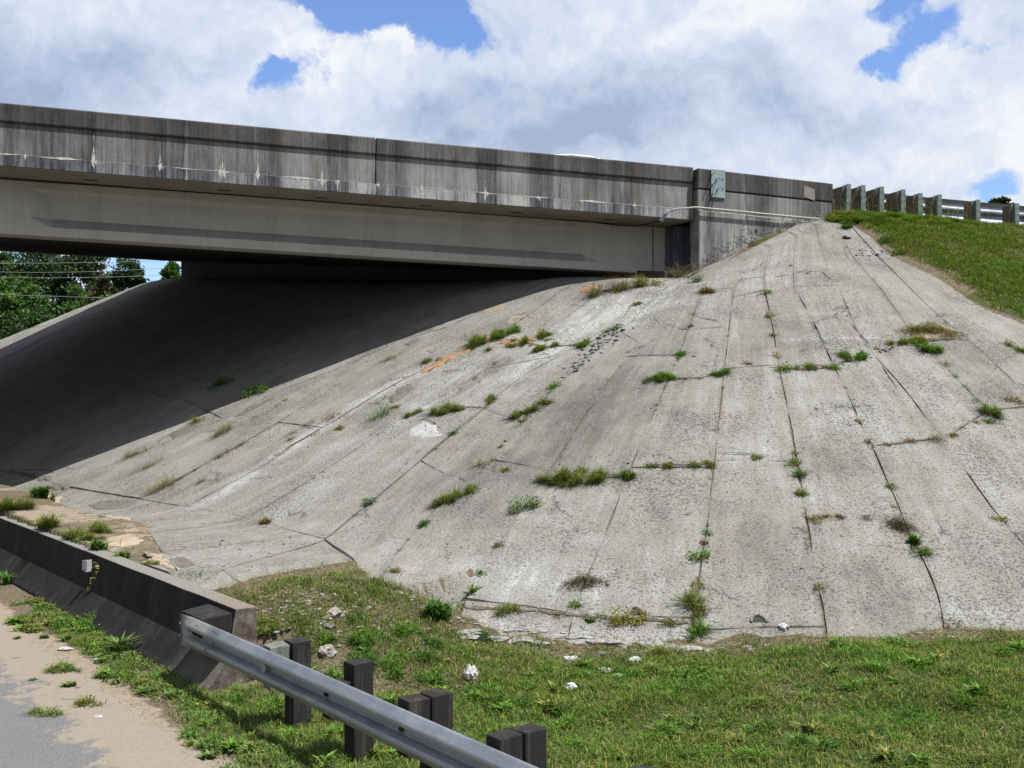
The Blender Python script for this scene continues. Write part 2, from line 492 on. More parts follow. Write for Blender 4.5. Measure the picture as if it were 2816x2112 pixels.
# ------------------------------------------------------------------ joints of the slope paving: polylines in plan, from crest to toe
def resample(pl, n):
    pl = np.asarray(pl, float)
    d = np.r_[0, np.cumsum(np.hypot(*np.diff(pl, axis=0).T))]
    t = np.linspace(0, d[-1], n)
    return np.c_[np.interp(t, d, pl[:, 0]), np.interp(t, d, pl[:, 1])]

def sjoint(s0, s1=None, ctop=18.35, cbot=6.02):
    s1 = s0 if s1 is None else s1
    return resample([xy(ctop, s0), xy(cbot, s1)], 60)

def pjoint(pts):
    p = np.array(pts, float)
    # densify in the picture, then cast on the surface
    d = np.r_[0, np.cumsum(np.hypot(*np.diff(p, axis=0).T))]
    t = np.linspace(0, d[-1], 26)
    return resample(on_pave(np.interp(t, d, p[:, 0]), np.interp(t, d, p[:, 1])), 60)

J = [sjoint(58), sjoint(53), sjoint(49), sjoint(45), sjoint(41), sjoint(37), sjoint(33), sjoint(29.5),
     pjoint([(1375, 815), (1230, 880), (1100, 940), (886, 1033), (768, 1077), (654, 1134), (544, 1179), (402, 1244), (312, 1277), (235, 1305)]),
     pjoint([(1440, 806), (1280, 878), (1168, 935), (972, 1028), (910, 1073), (866, 1102), (768, 1163), (707, 1199), (646, 1236), (585, 1265), (528, 1301), (422, 1358)]),
     pjoint([(1540, 803), (1480, 850), (1351, 932), (1172, 1013), (1057, 1073), (992, 1114), (927, 1155), (825, 1212), (727, 1281), (552, 1372), (520, 1392)]),
     pjoint([(1655, 800), (1617, 829), (1459, 937), (1367, 997), (1230, 1085), (1105, 1150), (990, 1228), (870, 1310), (720, 1402), (655, 1432)]),
     pjoint([(1762, 800), (1709, 883), (1560, 965), (1420, 1045), (1345, 1112), (1280, 1165), (1199, 1230), (1091, 1322), (1004, 1393), (917, 1463), (893, 1482)]),
     pjoint([(1835, 788), (1720, 894), (1600, 1000), (1530, 1062), (1432, 1165), (1400, 1208), (1367, 1245), (1310, 1310), (1242, 1355), (1204, 1393), (1150, 1450), (1085, 1525), (1040, 1600)]),
     pjoint([(1888, 776), (1740, 960), (1640, 1090), (1560, 1220), (1500, 1310), (1443, 1390), (1375, 1491), (1322, 1572), (1285, 1630), (1262, 1700)]),
     pjoint([(1948, 762), (1932, 811), (1902, 876), (1866, 977), (1826, 1073), (1791, 1154), (1755, 1234), (1720, 1325), (1672, 1450), (1619, 1576), (1591, 1641), (1572, 1700), (1560, 1772)]),
     pjoint([(2050, 712), (2025, 780), (2013, 816), (2003, 921), (1977, 1154), (1967, 1255), (1955, 1345), (1945, 1450), (1928, 1548), (1918, 1620), (1908, 1700), (1898, 1788)]),
     pjoint([(2120, 680), (2100, 740), (2104, 805), (2124, 896), (2139, 992), (2149, 1043), (2164, 1113), (2179, 1194), (2189, 1260), (2204, 1340), (2213, 1393), (2228, 1496), (2243, 1574), (2252, 1613), (2272, 1741), (2276, 1780)]),
     pjoint([(2190, 650), (2180, 730), (2184, 795), (2235, 881), (2285, 992), (2320, 1058), (2371, 1174), (2406, 1244), (2447, 1340), (2473, 1393), (2502, 1481), (2536, 1530), (2571, 1613), (2592, 1672), (2594, 1735)]),
     pjoint([(2245, 622), (2260, 700), (2310, 800), (2376, 950), (2416, 992), (2480, 1060), (2542, 1143), (2603, 1219), (2659, 1300), (2742, 1417), (2816, 1496), (2990, 1722)]),
     pjoint([(2290, 606), (2330, 690), (2420, 790), (2490, 890), (2527, 947), (2598, 1007), (2684, 1098), (2739, 1148), (2816, 1234), (2950, 1390), (3250, 1705)]),
     pjoint([(2338, 616), (2400, 690), (2500, 790), (2578, 866), (2700, 965), (2790, 1053), (2900, 1145), (3200, 1400), (3500, 1690)]),
     pjoint([(2392, 652), (2420, 690), (2470, 718), (2560, 752), (2700, 850), (2816, 888), (3000, 990), (3300, 1150), (3700, 1400), (4000, 1650)])]
for _i in range(8, 12):          # run the joints down to the toe
    c_, s_ = cs(J[_i][:, 0], J[_i][:, 1])
    k_ = c_ > ctoe(s_) + 0.06
    P_ = J[_i][k_]; s1_ = float(s_[k_][-1])
    J[_i] = resample(np.r_[P_, [xy(float(ctoe(s1_)) + 0.012, s1_)]], 60)
for _i in range(12, len(J)):      # the slabs run on a little under the soil at the toe
    _d = J[_i][-1] - J[_i][-6]; _d = _d / np.hypot(*_d)
    if _i > 12: J[_i] = resample(np.r_[J[_i], [J[_i][-1] + 0.35 * _d]], 60)
SJ = 12   # first joint right of the apron
for _i in range(8, 21):          # carry the joints on under the abutment or wing wall
    _d = J[_i][0] - J[_i][3]; _d = _d / (np.hypot(*_d) + 1e-9)
    _n = np.array([-WB[0], -WB[1]]) if _i >= 15 else NR * 0.9
    J[_i] = resample(np.r_[[J[_i][0] + (0.45 if _i >= 15 else 2.2) * _n], J[_i]], 60)

def frac(pl, q):
    d = np.r_[0, np.cumsum(np.hypot(*np.diff(pl, axis=0).T))]
    i = np.argmin(np.hypot(pl[:, 0] - q[0], pl[:, 1] - q[1]))
    return d[i] / d[-1]

# cross joints by column: pairs of picture points (left joint, right joint), or plain fractions
CROSS = {0: [(.35, .35), (.7, .7)], 1: [(.3, .3), (.66, .66)], 2: [(.36, .36), (.7, .7)], 3: [(.3, .3), (.64, .64)], 4: [(.4, .4), (.75, .75)], 5: [(.33, .33), (.66, .66)], 6: [(.3, .3), (.62, .62)],
         7: [(.36, .34), (.7, .72)], 8: [(.38, .36), ('p', (565, 1232), (697, 1168))], 9: [(.3, .3), ('p', (760, 1163), (880, 1178))], 10: [(.34, .34), ('p', (1005, 1098), (1100, 1135))],
         11: [('p', (1230, 1000), (1420, 940)), ('p', (1091, 1138), (1345, 1118))],
         12: [('p', (1503, 954), (1690, 915)), ('p', (1345, 1122), (1432, 1160)), ('p', (1150, 1270), (1290, 1318))],
         13: [('p', (1690, 912), (1740, 945)), ('p', (1367, 1262), (1510, 1296))],
         14: [('p', (1700, 982), (1866, 982)), ('p', (1514, 1295), (1731, 1306)), ('p', (1272, 1664), (1582, 1694))],
         15: [('p', (1940, 800), (2020, 790)), ('p', (1836, 1047), (1988, 1017)), ('p', (1735, 1292), (1962, 1280)), ('p', (1582, 1696), (1908, 1712))],
         16: [('p', (2018, 812), (2108, 800)), ('p', (1990, 1022), (2143, 1003)), ('p', (1967, 1255), (2185, 1270)), ('p', (1906, 1722), (2262, 1738))],
         17: [('p', (2104, 805), (2184, 795)), ('p', (2147, 1013), (2293, 1010)), ('p', (2213, 1424), (2480, 1422))],
         18: [('p', (2184, 795), (2270, 783)), ('p', (2300, 1005), (2400, 962)), ('p', (2396, 1229), (2590, 1206))],
         19: [('p', (2376, 975), (2527, 935)), ('p', (2612, 1206), (2750, 1132))],
         20: [('p', (2540, 938), (2700, 940)), ('p', (2739, 1133), (2890, 1120))],
         21: [('p', (2760, 1010), (2900, 930))]}

def inner_poly():
    top = [j[0] for j in J]
    left = J[0]
    right = J[-1]
    bottom = [j[-1] for j in J[::-1]]
    return np.array(top + list(right[1:]) + bottom[1:] + list(left[::-1][1:-1]))
POLY = inner_poly()
AP = np.array([xy(7.7, 18), xy(6.1, 24), xy(6.1, 58), xy(5.3, 58), xy(5.35, 30), xy(5.55, 24), xy(5.7, 19), xy(6.0, 17), xy(5.55, 15.6), xy(5.2, 14.0), xy(4.72, 13.2), xy(4.7, 11.3)]
              + [tuple(p) for p in on_pave([690, 770, 800, 900, 960, 1000, 1040], [1622, 1600, 1588, 1560, 1536, 1560, 1600])] + [tuple(J[SJ][-1]), tuple(J[SJ - 1][-1])])

def inside(poly, X, Y):
    X = np.asarray(X); Y = np.asarray(Y)
    r = np.zeros(X.shape, bool)
    n = len(poly)
    for i in range(n):
        x0, y0 = poly[i]; x1, y1 = poly[(i + 1) % n]
        if y0 == y1: continue
        c = ((y0 > Y) != (y1 > Y)) & (X < (x1 - x0) * (Y - y0) / (y1 - y0) + x0)
        r ^= c
    return r
def paved(X, Y):
    return inside(POLY, X, Y) | inside(AP, X, Y)

def bridge_uw(X, Y):
    return (X - N0[0]) * UB[0] + (Y - N0[1]) * UB[1], (X - N0[0]) * WB[0] + (Y - N0[1]) * WB[1]

def toe_ground(X, Y):
    c, s = cs(X, Y)
    return ground_fn(X, Y) - 0.42 * ss(9.2, 10.4, s) + 0.03 + 0.075 * fast_noise(X, Y, 1.9, 51) + 0.045 * fast_noise(X, Y, 5.5, 52) + 0.02 * fast_noise(X, Y, 15, 53)
def opposite_fn(X, Y):
    """the embankment carrying the other end of the overpass, left of the road"""
    c, s = cs(X, Y)
    d = (X - 7.8) * WB[0] + (Y - 25.6) * WB[1]
    z = np.minimum(0.5 * (-17.0 - c), 8.2)
    z = np.minimum(z, 8.2 - 0.55 * np.maximum(d, 0)); z = np.minimum(z, 9.0 - 0.55 * np.maximum(-d - 29, 0))
    return z
def buried(X, Y):
    """paved spots that soil has washed over"""
    c, s = cs(X, Y)
    return (s < 13.0) & (c > 5.2) & (toe_ground(X, Y) > pave_fn(X, Y))
_gx = np.arange(-8, 15, 0.05); _gy = np.arange(4.5, 30, 0.05)
_GX, _GY = np.meshgrid(_gx, _gy)
_pv = paved(_GX, _GY)
_bur = np.zeros_like(_pv); _bur[_pv] = buried(_GX[_pv], _GY[_pv])
_EXP = _pv & ~_bur
def exposed(X, Y):
    """slab surface open to the air (looked up on a 5 cm grid)"""
    i = np.clip(np.round((np.asarray(Y) - 4.5) / 0.05).astype(int), 0, _EXP.shape[0] - 1)
    j = np.clip(np.round((np.asarray(X) + 8) / 0.05).astype(int), 0, _EXP.shape[1] - 1)
    return _EXP[i, j]
def paved_fast(X, Y):
    i = np.clip(np.round((np.asarray(Y) - 4.5) / 0.05).astype(int), 0, _EXP.shape[0] - 1)
    j = np.clip(np.round((np.asarray(X) + 8) / 0.05).astype(int), 0, _EXP.shape[1] - 1)
    return _pv[i, j]
def terrain_fn(X, Y, pv=None):
    c, s = cs(X, Y)
    pv = paved(X, Y) if pv is None else pv
    base = slope_fn(X, Y)
    rough = 0.05 * fast_noise(X, Y, 3.0, 11) + 0.05 * fast_noise(X, Y, 1.1, 12)
    g = ground_fn(X, Y)
    out = np.maximum(base + 0.03 + rough * 0.7, g)
    ub_, wb_ = bridge_uw(X, Y)
    pv = pv | ((ub_ > -2.5) & (ub_ < 3.75) & (wb_ > -1.5) & (wb_ < 1.0))
    ap = np.where((s > 11.0) & (c > 4.5), -smin(-base, -apron_fn(X, Y), 0.25), base)
    ins = ap - 0.024 + 0.012 * fast_noise(X, Y, 2.2, 5) + 0.02 * fast_noise(X, Y, 0.7, 6)
    ins = np.where((s < 13.0) & (c > 5.2), np.maximum(ins, toe_ground(X, Y)), ins)
    out = np.where((s < 13.0) & (c > 5.2), np.maximum(out, toe_ground(X, Y)), out)
    return np.maximum(np.where(pv, ins, out), opposite_fn(X, Y))
# ------------------------------------------------------------------ ground sheets
def mat_ground():
    m, t = new_mat('ground_soil', 0.97, spec=0.1)
    P = pos(t)
    sp = t.new('ShaderNodeSeparateXYZ'); t.put(sp.inputs[0], P)
    n1 = t.noise(P, 1.3, 6, 0.65); n2 = t.noise(P, 22, 5, 0.75); n3 = t.noise(P, 5, 5, 0.7)
    soil = t.ramp(n2, [(0.25, (0.04, 0.033, 0.022)), (0.5, (0.115, 0.092, 0.062)), (0.75, (0.24, 0.20, 0.145))])
    turf = t.ramp(n2, [(0.25, (0.02, 0.028, 0.009)), (0.5, (0.05, 0.062, 0.02)), (0.8, (0.12, 0.115, 0.05))])
    sand = t.ramp(n3, [(0.25, (0.20, 0.16, 0.12)), (0.75, (0.29, 0.24, 0.185))])
    sand = t.mix(t.math('MULTIPLY', t.smooth(n2, 0.58, 0.68), 0.5), sand, (0.14, 0.115, 0.09))
    tm = t.new('ShaderNodeAttribute', attribute_name='turf').outputs['Fac']
    sm = t.new('ShaderNodeAttribute', attribute_name='sand').outputs['Fac']
    fac = t.smooth(t.math('ADD', tm, t.math('MULTIPLY', t.math('SUBTRACT', n1, 0.5), 1.2)), 0.35, 0.65)
    col = t.mix(fac, soil, turf)
    fs = t.smooth(t.math('ADD', sm, t.math('MULTIPLY', t.math('SUBTRACT', n3, 0.5), 0.9)), 0.42, 0.58)
    col = t.mix(fs, col, sand)
    t.put(t.b.inputs['Base Color'], col)
    bump(t, t.math('ADD', n2, n3), 0.6, 0.03)
    return m
M_GROUND = mat_ground()

def mat_asphalt():
    m, t = new_mat('worn_asphalt', 0.93, spec=0.25)
    P = pos(t)
    sp = t.new('ShaderNodeSeparateXYZ'); t.put(sp.inputs[0], P)
    c = t.math('ADD', t.math('MULTIPLY', sp.outputs[0], float(NR[0])), t.math('MULTIPLY', sp.outputs[1], float(NR[1])))
    n2 = t.noise(P, 70, 4, 0.8); n1 = t.noise(P, 1.6, 6, 0.7); n3 = t.noise(P, 9, 5, 0.7)
    col = t.ramp(n2, [(0.3, (0.06, 0.06, 0.062)), (0.5, (0.12, 0.119, 0.12)), (0.72, (0.24, 0.235, 0.23))])
    col = t.mix(t.math('MULTIPLY', t.smooth(n1, 0.4, 0.7), 0.35), col, (0.11, 0.11, 0.115))
    # blown sand drifts in from the shoulder
    e = t.math('ADD', t.math('SUBTRACT', c, 2.72), t.math('ADD', t.math('MULTIPLY', t.math('SUBTRACT', n1, 0.5), 1.5), t.math('MULTIPLY', t.math('SUBTRACT', n3, 0.5), 0.5)))
    fs = t.smooth(t.math('ADD', e, t.math('MULTIPLY', t.math('SUBTRACT', t.noise(P, 26, 5, 0.8), 0.5), 0.6)), -0.05, 0.10)
    grain = t.noise(P, 45, 4, 0.8)
    sand = t.ramp(grain, [(0.3, (0.175, 0.145, 0.112)), (0.7, (0.265, 0.225, 0.178))])
    col = t.mix(fs, col, sand)
    t.put(t.b.inputs['Base Color'], col)
    bump(t, n2, 0.35, 0.006)
    return m
M_ASPH = mat_asphalt()

def grid_mesh(name, xs, ys, zfn, mat, drop=0.0, kind='structure'):
    X, Y = np.meshgrid(xs, ys)
    pv = paved(X, Y)
    Z = zfn(X, Y, pv) - drop
    nx, ny = len(xs), len(ys)
    idx = np.arange(nx * ny).reshape(ny, nx)
    Fq = np.stack([idx[:-1, :-1].ravel(), idx[:-1, 1:].ravel(), idx[1:, 1:].ravel(), idx[1:, :-1].ravel()], 1)
    c, s = cs(X, Y)
    on_slope = slope_fn(X, Y) > ground_fn(X, Y) - 0.1
    d = (X - 7.8) * WB[0] + (Y - 25.6) * WB[1]
    turf = np.where(on_slope, 0.75, 0.62)
    # bare thatch along the toe of the paving
    blur = pv.astype(float)
    for _ in range(5):
        b = blur.copy(); b[1:-1, 1:-1] = (blur[:-2, 1:-1] + blur[2:, 1:-1] + blur[1:-1, :-2] + blur[1:-1, 2:]) / 4; blur = np.maximum(b, pv)
    turf = turf + 0.15 - 0.95 * np.clip(blur, 0, 1) ** 1.5
    turf = np.where((c > 4.5) & (s > 8.6) & (c < 9) & (s < 13), turf - 0.45, turf)
    turf = np.where((c < 4.5) & (c > 3.0), 0.35, turf)
    turf = np.where(c <= 3.2, 0.0, turf)
    sand = ss(3.95, 3.3, c + 0.25 * fast_noise(X, Y, 1.5, 21))
    sand = np.maximum(sand, ((c > 4.6) & (c < 6.3) & (s > 12.2)) * (0.45 + 0.35 * fast_noise(X, Y, 1.8, 22)))
    under = (c > 4.6) & (s > 11)
    turf = np.where(under, 0.1, turf)
    me = mesh_np(name, np.c_[X.ravel(), Y.ravel(), Z.ravel()], Fq, attrs={'turf': turf.ravel(), 'sand': sand.ravel()}, smooth=True)
    o = link(name, me, mat)
    tag(o, kind=kind)
    return o

ground = grid_mesh('ground', np.arange(-14, 18.01, 0.1), np.arange(4, 30.01, 0.1), terrain_fn, M_GROUND)
def far_fn(X, Y, pv):
    near = np.clip(np.minimum(np.minimum(X + 14, 18 - X), np.minimum(Y - 4, 30 - Y)) / 1.5, 0, 1)
    z = terrain_fn(X, Y, pv)
    return z - 1.3 * near - 0.02
gx = np.r_[-3000, -1500, -700, -350, -200, np.arange(-130, 60.1, 1.25), 120, 250, 600, 1500, 3000]
gy = np.r_[-3000, -1000, -300, -100, -50, np.arange(-20, 150.1, 1.25), 220, 350, 700, 1500, 3000]
far = grid_mesh('terrain', gx, gy, far_fn, M_GROUND)

# the lower road: an asphalt sheet 4 mm above the shoulder
rs = np.arange(-60, 90.1, 1.5); rc = np.array([-9.5, -6, -3, 0, 1.5, 2.4, 2.9, 3.35, 3.62])
Xr = np.array([[xy(c_, s_)[0] for c_ in rc] for s_ in rs]); Yr = np.array([[xy(c_, s_)[1] for c_ in rc] for s_ in rs])
Zr = np.where(rc[None, :] < 3.5, 0.012, -0.03) + 0 * Xr
idx = np.arange(Xr.size).reshape(Xr.shape)
Fq = np.stack([idx[:-1, :-1].ravel(), idx[:-1, 1:].ravel(), idx[1:, 1:].ravel(), idx[1:, :-1].ravel()], 1)
tag(link('road', mesh_np('road', np.c_[Xr.ravel(), Yr.ravel(), Zr.ravel()], Fq), M_ASPH), kind='structure')

# ------------------------------------------------------------------ slope paving: one object per slab
paving = empty('pavement', (0, 18, 0), kind='structure')
paving['label'] = 'weathered grey concrete slope paving under and beside the overpass'

# wash marks, stains and one painted light strip: (picture polyline, half width m, tone)
TONES = [([(1172, 1013), (1010, 1095), (879, 1181), (700, 1295), (540, 1395)], 0.20, 0.45), ([(1160, 1130), (1050, 1180), (700, 1310)], 0.16, 0.2),
         ([(1400, 930), (1300, 980), (1160, 1100)], 0.4, 0.18), ([(1560, 930), (1440, 1010), (1350, 1110)], 0.35, 0.22),
         ([(1700, 850), (1560, 930)], 0.8, 0.25), ([(1850, 800), (1750, 850)], 0.7, 0.28), ([(1690, 1060), (1600, 1180), (1500, 1260)], 1.0, -0.30),
         ([(1700, 1000), (1640, 1100)], 0.6, -0.15), ([(1300, 1400), (1250, 1450)], 0.8, -0.12), ([(1900, 900), (1850, 1000)], 0.8, -0.08),
         ([(2330, 1120), (2300, 1160)], 0.3, 0.35), ([(2400, 1130), (2440, 1190)], 0.35, 0.2), ([(2500, 1000), (2560, 1080), (2650, 1180)], 0.3, 0.2),
         ([(2160, 938), (2290, 932), (2420, 928)], 0.07, 0.45), ([(2140, 870), (2330, 862)], 0.06, 0.22),
         ([(2160, 910), (2200, 925)], 0.5, -0.12), ([(2200, 865), (2260, 870)], 0.45, -0.12), ([(1780, 1640), (1500, 1600), (1300, 1560)], 0.25, 0.15), ([(1300, 1700), (1500, 1735), (1700, 1752), (1890, 1760)], 0.14, 0.32),  # last strip paints the light caught by the steep toe face
         ([(2330, 1580), (2380, 1680)], 0.10, -0.28), ([(2400, 1560), (2450, 1660), (2480, 1700)], 0.22, -0.25), ([(2330, 1280), (2280, 1260)], 0.5, -0.22), ([(2100, 1440), (2080, 1500)], 0.35, -0.16),
         ([(2700, 1300), (2760, 1420)], 0.25, 0.15), ([(2640, 1690), (2816, 1700)], 0.25, 0.25), ([(2440, 960), (2500, 1050)], 0.12, -0.25), ([(2580, 890), (2720, 1010)], 0.10, -0.2),
         ([(2300, 870), (2360, 950)], 0.08, -0.25), ([(2480, 820), (2640, 930)], 0.10, -0.15), ([(2080, 900), (2050, 980)], 0.4, -0.12), ([(1990, 760), (1900, 860)], 0.5, 0.12),
         ([(2230, 600), (2340, 640)], 0.5, 0.1), ([(1000, 1250), (800, 1400)], 0.9, 0.03), ([(1150, 1200), (950, 1350)], 0.25, -0.06)]
tone_plan = [(resample(on_pave([p[0] for p in pl], [p[1] for p in pl]), 30), w, a) for pl, w, a in TONES]

def tone_at(X, Y):
    z = np.zeros(X.shape)
    for pl, w, a in tone_plan:
        bb = (X > pl[:, 0].min() - 3 * w) & (X < pl[:, 0].max() + 3 * w) & (Y > pl[:, 1].min() - 3 * w) & (Y < pl[:, 1].max() + 3 * w)
        if not bb.any(): continue
        d = np.full(X.shape, 1e9)
        for i in range(len(pl) - 1):
            p, q = pl[i], pl[i + 1]; e = q - p; L = e @ e + 1e-9
            tt = np.clip(((X - p[0]) * e[0] + (Y - p[1]) * e[1]) / L, 0, 1)
            d = np.minimum(d, np.hypot(X - p[0] - tt * e[0], Y - p[1] - tt * e[1]))
        ww = w * (1 + 0.45 * fast_noise(X, Y, 5, 31) + 0.25 * fast_noise(X, Y, 14, 32))
        z += a * np.exp(-(d / np.maximum(ww, 0.02)) ** 2)
    return z

n_slab = 0
def slab(A, B, u0, u1, v0, zfn=pave_fn, gap=0.006, th=0.11, name='concrete_slab', res=0.09, gl=None, gr=None, fade=0.0):
    """A, B: left and right edges in plan, top to bottom (k,2)"""
    global n_slab
    n_slab += 1
    r = random.Random(n_slab)
    L = np.hypot(*np.diff(A, axis=0).T).sum()
    W = np.hypot(*(A - B).T).mean()
    nv = int(np.clip(L / res, 4, 90)) + 1; nu = int(np.clip(W / res, 3, 40)) + 1
    A = resample(A, nv); B = resample(B, nv)
    t = np.linspace(0, 1, nu)
    X = A[:, 0][:, None] * (1 - t) + B[:, 0][:, None] * t
    Y = A[:, 1][:, None] * (1 - t) + B[:, 1][:, None] * t
    # pull the rim inwards by the joint gap, ragged
    cx, cy = X.mean(), Y.mean()
    vv = np.linspace(0, 1, nv)[:, None] + 0 * X
    rg0 = np.clip(0.95 + 2.2 * fast_noise(X, Y, 3.1, 40) + 1.4 * fast_noise(X, Y, 13, 41), 0.04, 2.4)
    gl = gap if gl is None else gl; gr = gap if gr is None else gr
    def pull(i0, i1, j0, j1, g_):
        rg = g_ * rg0
        dx = X[i1, j1] - X[i0, j0]; dy = Y[i1, j1] - Y[i0, j0]; l = np.hypot(dx, dy) + 1e-9
        X[i0, j0] += dx / l * rg[i0, j0]; Y[i0, j0] += dy / l * rg[i0, j0]
    a = slice(None)
    pull(a, a, 0, 1, gl); pull(a, a, -1, -2, gr); pull(0, 1, a, a, gap); pull(-1, -2, a, a, gap)
    tilt = r.uniform(-0.007, 0.007); t2 = r.uniform(-0.006, 0.006); off = r.uniform(-0.004, 0.010) + (0.02 if gl and gl > 0.015 else 0.0)
    sv = np.linspace(-1, 1, nv)[:, None]; su = np.linspace(-1, 1, nu)[None, :]
    Z = zfn(X, Y) + off + tilt * sv + t2 * su + 0.004 * fast_noise(X, Y, 16, 60 + n_slab)
    rim = np.zeros((nv, nu), bool); rim[0] = rim[-1] = True; rim[:, 0] = rim[:, -1] = True
    Z[rim] -= 0.004 * np.abs(fast_noise(X, Y, 20, 3)[rim])
    tone = tone_at(X, Y) + r.uniform(-0.085, 0.075)
    grime = np.where(rim, 0.30 * np.clip(fast_noise(X, Y, 2.2, 91) * 1.6 + 0.25, 0, 1), 0.0)
    U = (u0 * (1 - t) + u1 * t)[None, :] + 0 * X; Vv = v0 + np.linspace(0, L, nv)[:, None] + 0 * X
    idx = np.arange(nv * nu).reshape(nv, nu)
    Fq = np.stack([idx[:-1, :-1].ravel(), idx[1:, :-1].ravel(), idx[1:, 1:].ravel(), idx[:-1, 1:].ravel()], 1)
    loop = np.r_[idx[0, :], idx[1:, -1], idx[-1, ::-1][1:], idx[::-1, 0][1:-1]]
    nb = nv * nu
    V = np.c_[X.ravel(), Y.ravel(), Z.ravel()]
    S0 = V[loop].copy(); S = S0.copy(); S[:, 2] -= th
    k = len(loop)
    i = np.arange(k)
    Fs = np.stack([nb + i, nb + k + i, nb + k + (i + 1) % k, nb + (i + 1) % k], 1)[:, ::-1]
    V2 = np.r_[V, S0, S]
    tone = np.r_[tone.ravel(), tone.ravel()[loop], tone.ravel()[loop] - 0.2]; grime = np.r_[grime.ravel(), np.full(k, 0.2), np.full(k, 0.5)]
    ul = np.c_[U.ravel()[loop], Vv.ravel()[loop]]
    uv = np.r_[np.c_[U.ravel(), Vv.ravel()], ul, ul]
    me = mesh_np(name, V2, np.r_[Fq, Fs], attrs={'tone': tone, 'grime': grime}, uv=uv)
    # plan orientation decides the winding
    n = np.zeros(len(me.polygons) * 3, dtype=np.float32); me.polygons.foreach_get('normal', n)
    if n.reshape(-1, 3)[:len(Fq), 2].mean() < 0:
        me.flip_normals()
    sm = np.zeros(len(me.polygons), bool); sm[:len(Fq)] = True
    me.polygons.foreach_set('use_smooth', sm)
    return link(name, me, M_PAVE, paving)

GJ = {8: .018, 9: .022, 10: .006, 11: .004, 12: .009, 13: .005, 14: .006, 15: .008, 16: .008, 17: .009, 18: .008, 19: .008, 20: .007, 21: .004, 22: .001}
ucol = 0.0
for ci in range(len(J) - 1):
    A, B = J[ci], J[ci + 1]
    w = float(np.hypot(*(A - B).T).mean())
    fr = [(0.0, 0.0)]
    for c_ in CROSS.get(ci, []):
        if c_[0] == 'p':
            P2 = on_pave([c_[1][0], c_[2][0]], [c_[1][1], c_[2][1]])
            fr.append((frac(A, P2[0]), frac(B, P2[1])))
        else:
            fr.append(c_)
    fr.append((1.0, 1.0))
    d = np.linspace(0, 1, 60)
    LA = np.hypot(*np.diff(A, axis=0).T).sum()
    for k in range(len(fr) - 1):
        (a0, b0), (a1, b1) = fr[k], fr[k + 1]
        if a1 - a0 < 0.01 and b1 - b0 < 0.01: continue
        ta = np.linspace(a0, a1, 40); tb = np.linspace(b0, b1, 40)
        Aa = np.c_[np.interp(ta, d, A[:, 0]), np.interp(ta, d, A[:, 1])]; Bb = np.c_[np.interp(tb, d, B[:, 0]), np.interp(tb, d, B[:, 1])]
        gap = 0.009 if ci >= 12 else 0.005
        q = 0.3 if (ci >= 14 and k == 0) else 1.0
        slab(Aa, Bb, ucol, ucol + w, a0 * LA, gap=gap * (0.4 if k == 0 else 1), gl=GJ.get(ci, .003) * q, gr=GJ.get(ci + 1, .003) * q)
    ucol += w

# apron slabs between the toe and the barrier
def apz(X, Y):
    c, s = cs(X, Y)
    return -smin(-slope_fn(X, Y), -apron_fn(X, Y), 0.25) + 0.008 * fast_noise(X, Y, 2.2, 5)
for s0, s1, c0, c1 in ((58, 50, 5.1, 5.1), (50, 41, 5.1, 5.15), (41, 33, 5.15, 5.3), (33, 27, 5.3, 5.35), (27, 22.3, 5.35, 5.6), (22.3, 18.2, 5.6, 5.9), (18.2, 16.2, 6.0, 5.75), (16.2, 14.3, 5.75, 5.25)):
    e0 = np.array([xy(ctoe(s0) + 0.012, s0), xy(c0, s0)]); e1 = np.array([xy(ctoe(s1) + 0.012, s1), xy(c1, s1)])
    slab(e0, e1, 90 + s0, 90 + s1, 0, zfn=apz, gap=0.004)
P4 = on_pave([905, 612], [1484, 1568]); P4[0] = J[SJ][-1]
slab(np.array([xy(7.68, 14.3), xy(5.25, 14.3)]), np.array([P4[0], P4[1]]), 120, 122, 0, zfn=apz, gap=0.004)
P5 = on_pave([612, 470, 690, 520], [1568, 1560, 1622, 1600])
slab(np.array([xy(5.25, 14.3), xy(4.72, 13.6)]), np.array([P4[1], tuple(xy(4.72, 12.0))]), 124, 126, 0, zfn=apz, gap=0.004)
P6 = on_pave([905, 985, 800], [1488, 1560, 1586])
slab(np.array([P4[0], P6[1]]), np.array([P4[1], P5[2]]), 128, 130, 0, zfn=apz, gap=0.005)
slab(np.array([P4[1], P5[2]]), np.array([tuple(xy(4.72, 12.0)), tuple(xy(4.72, 11.2))]), 132, 134, 0, zfn=apz, gap=0.005)
P7 = on_pave([912, 1040, 990], [1484, 1600, 1562]); P7[2] = P6[1] + (P6[1] - P6[2]) * 0.0
slab(np.array([J[SJ][-1], P7[2]]), np.array([J[SJ + 1][-8], J[SJ + 1][-1]]), 136, 137.5, 0, gap=0.005)

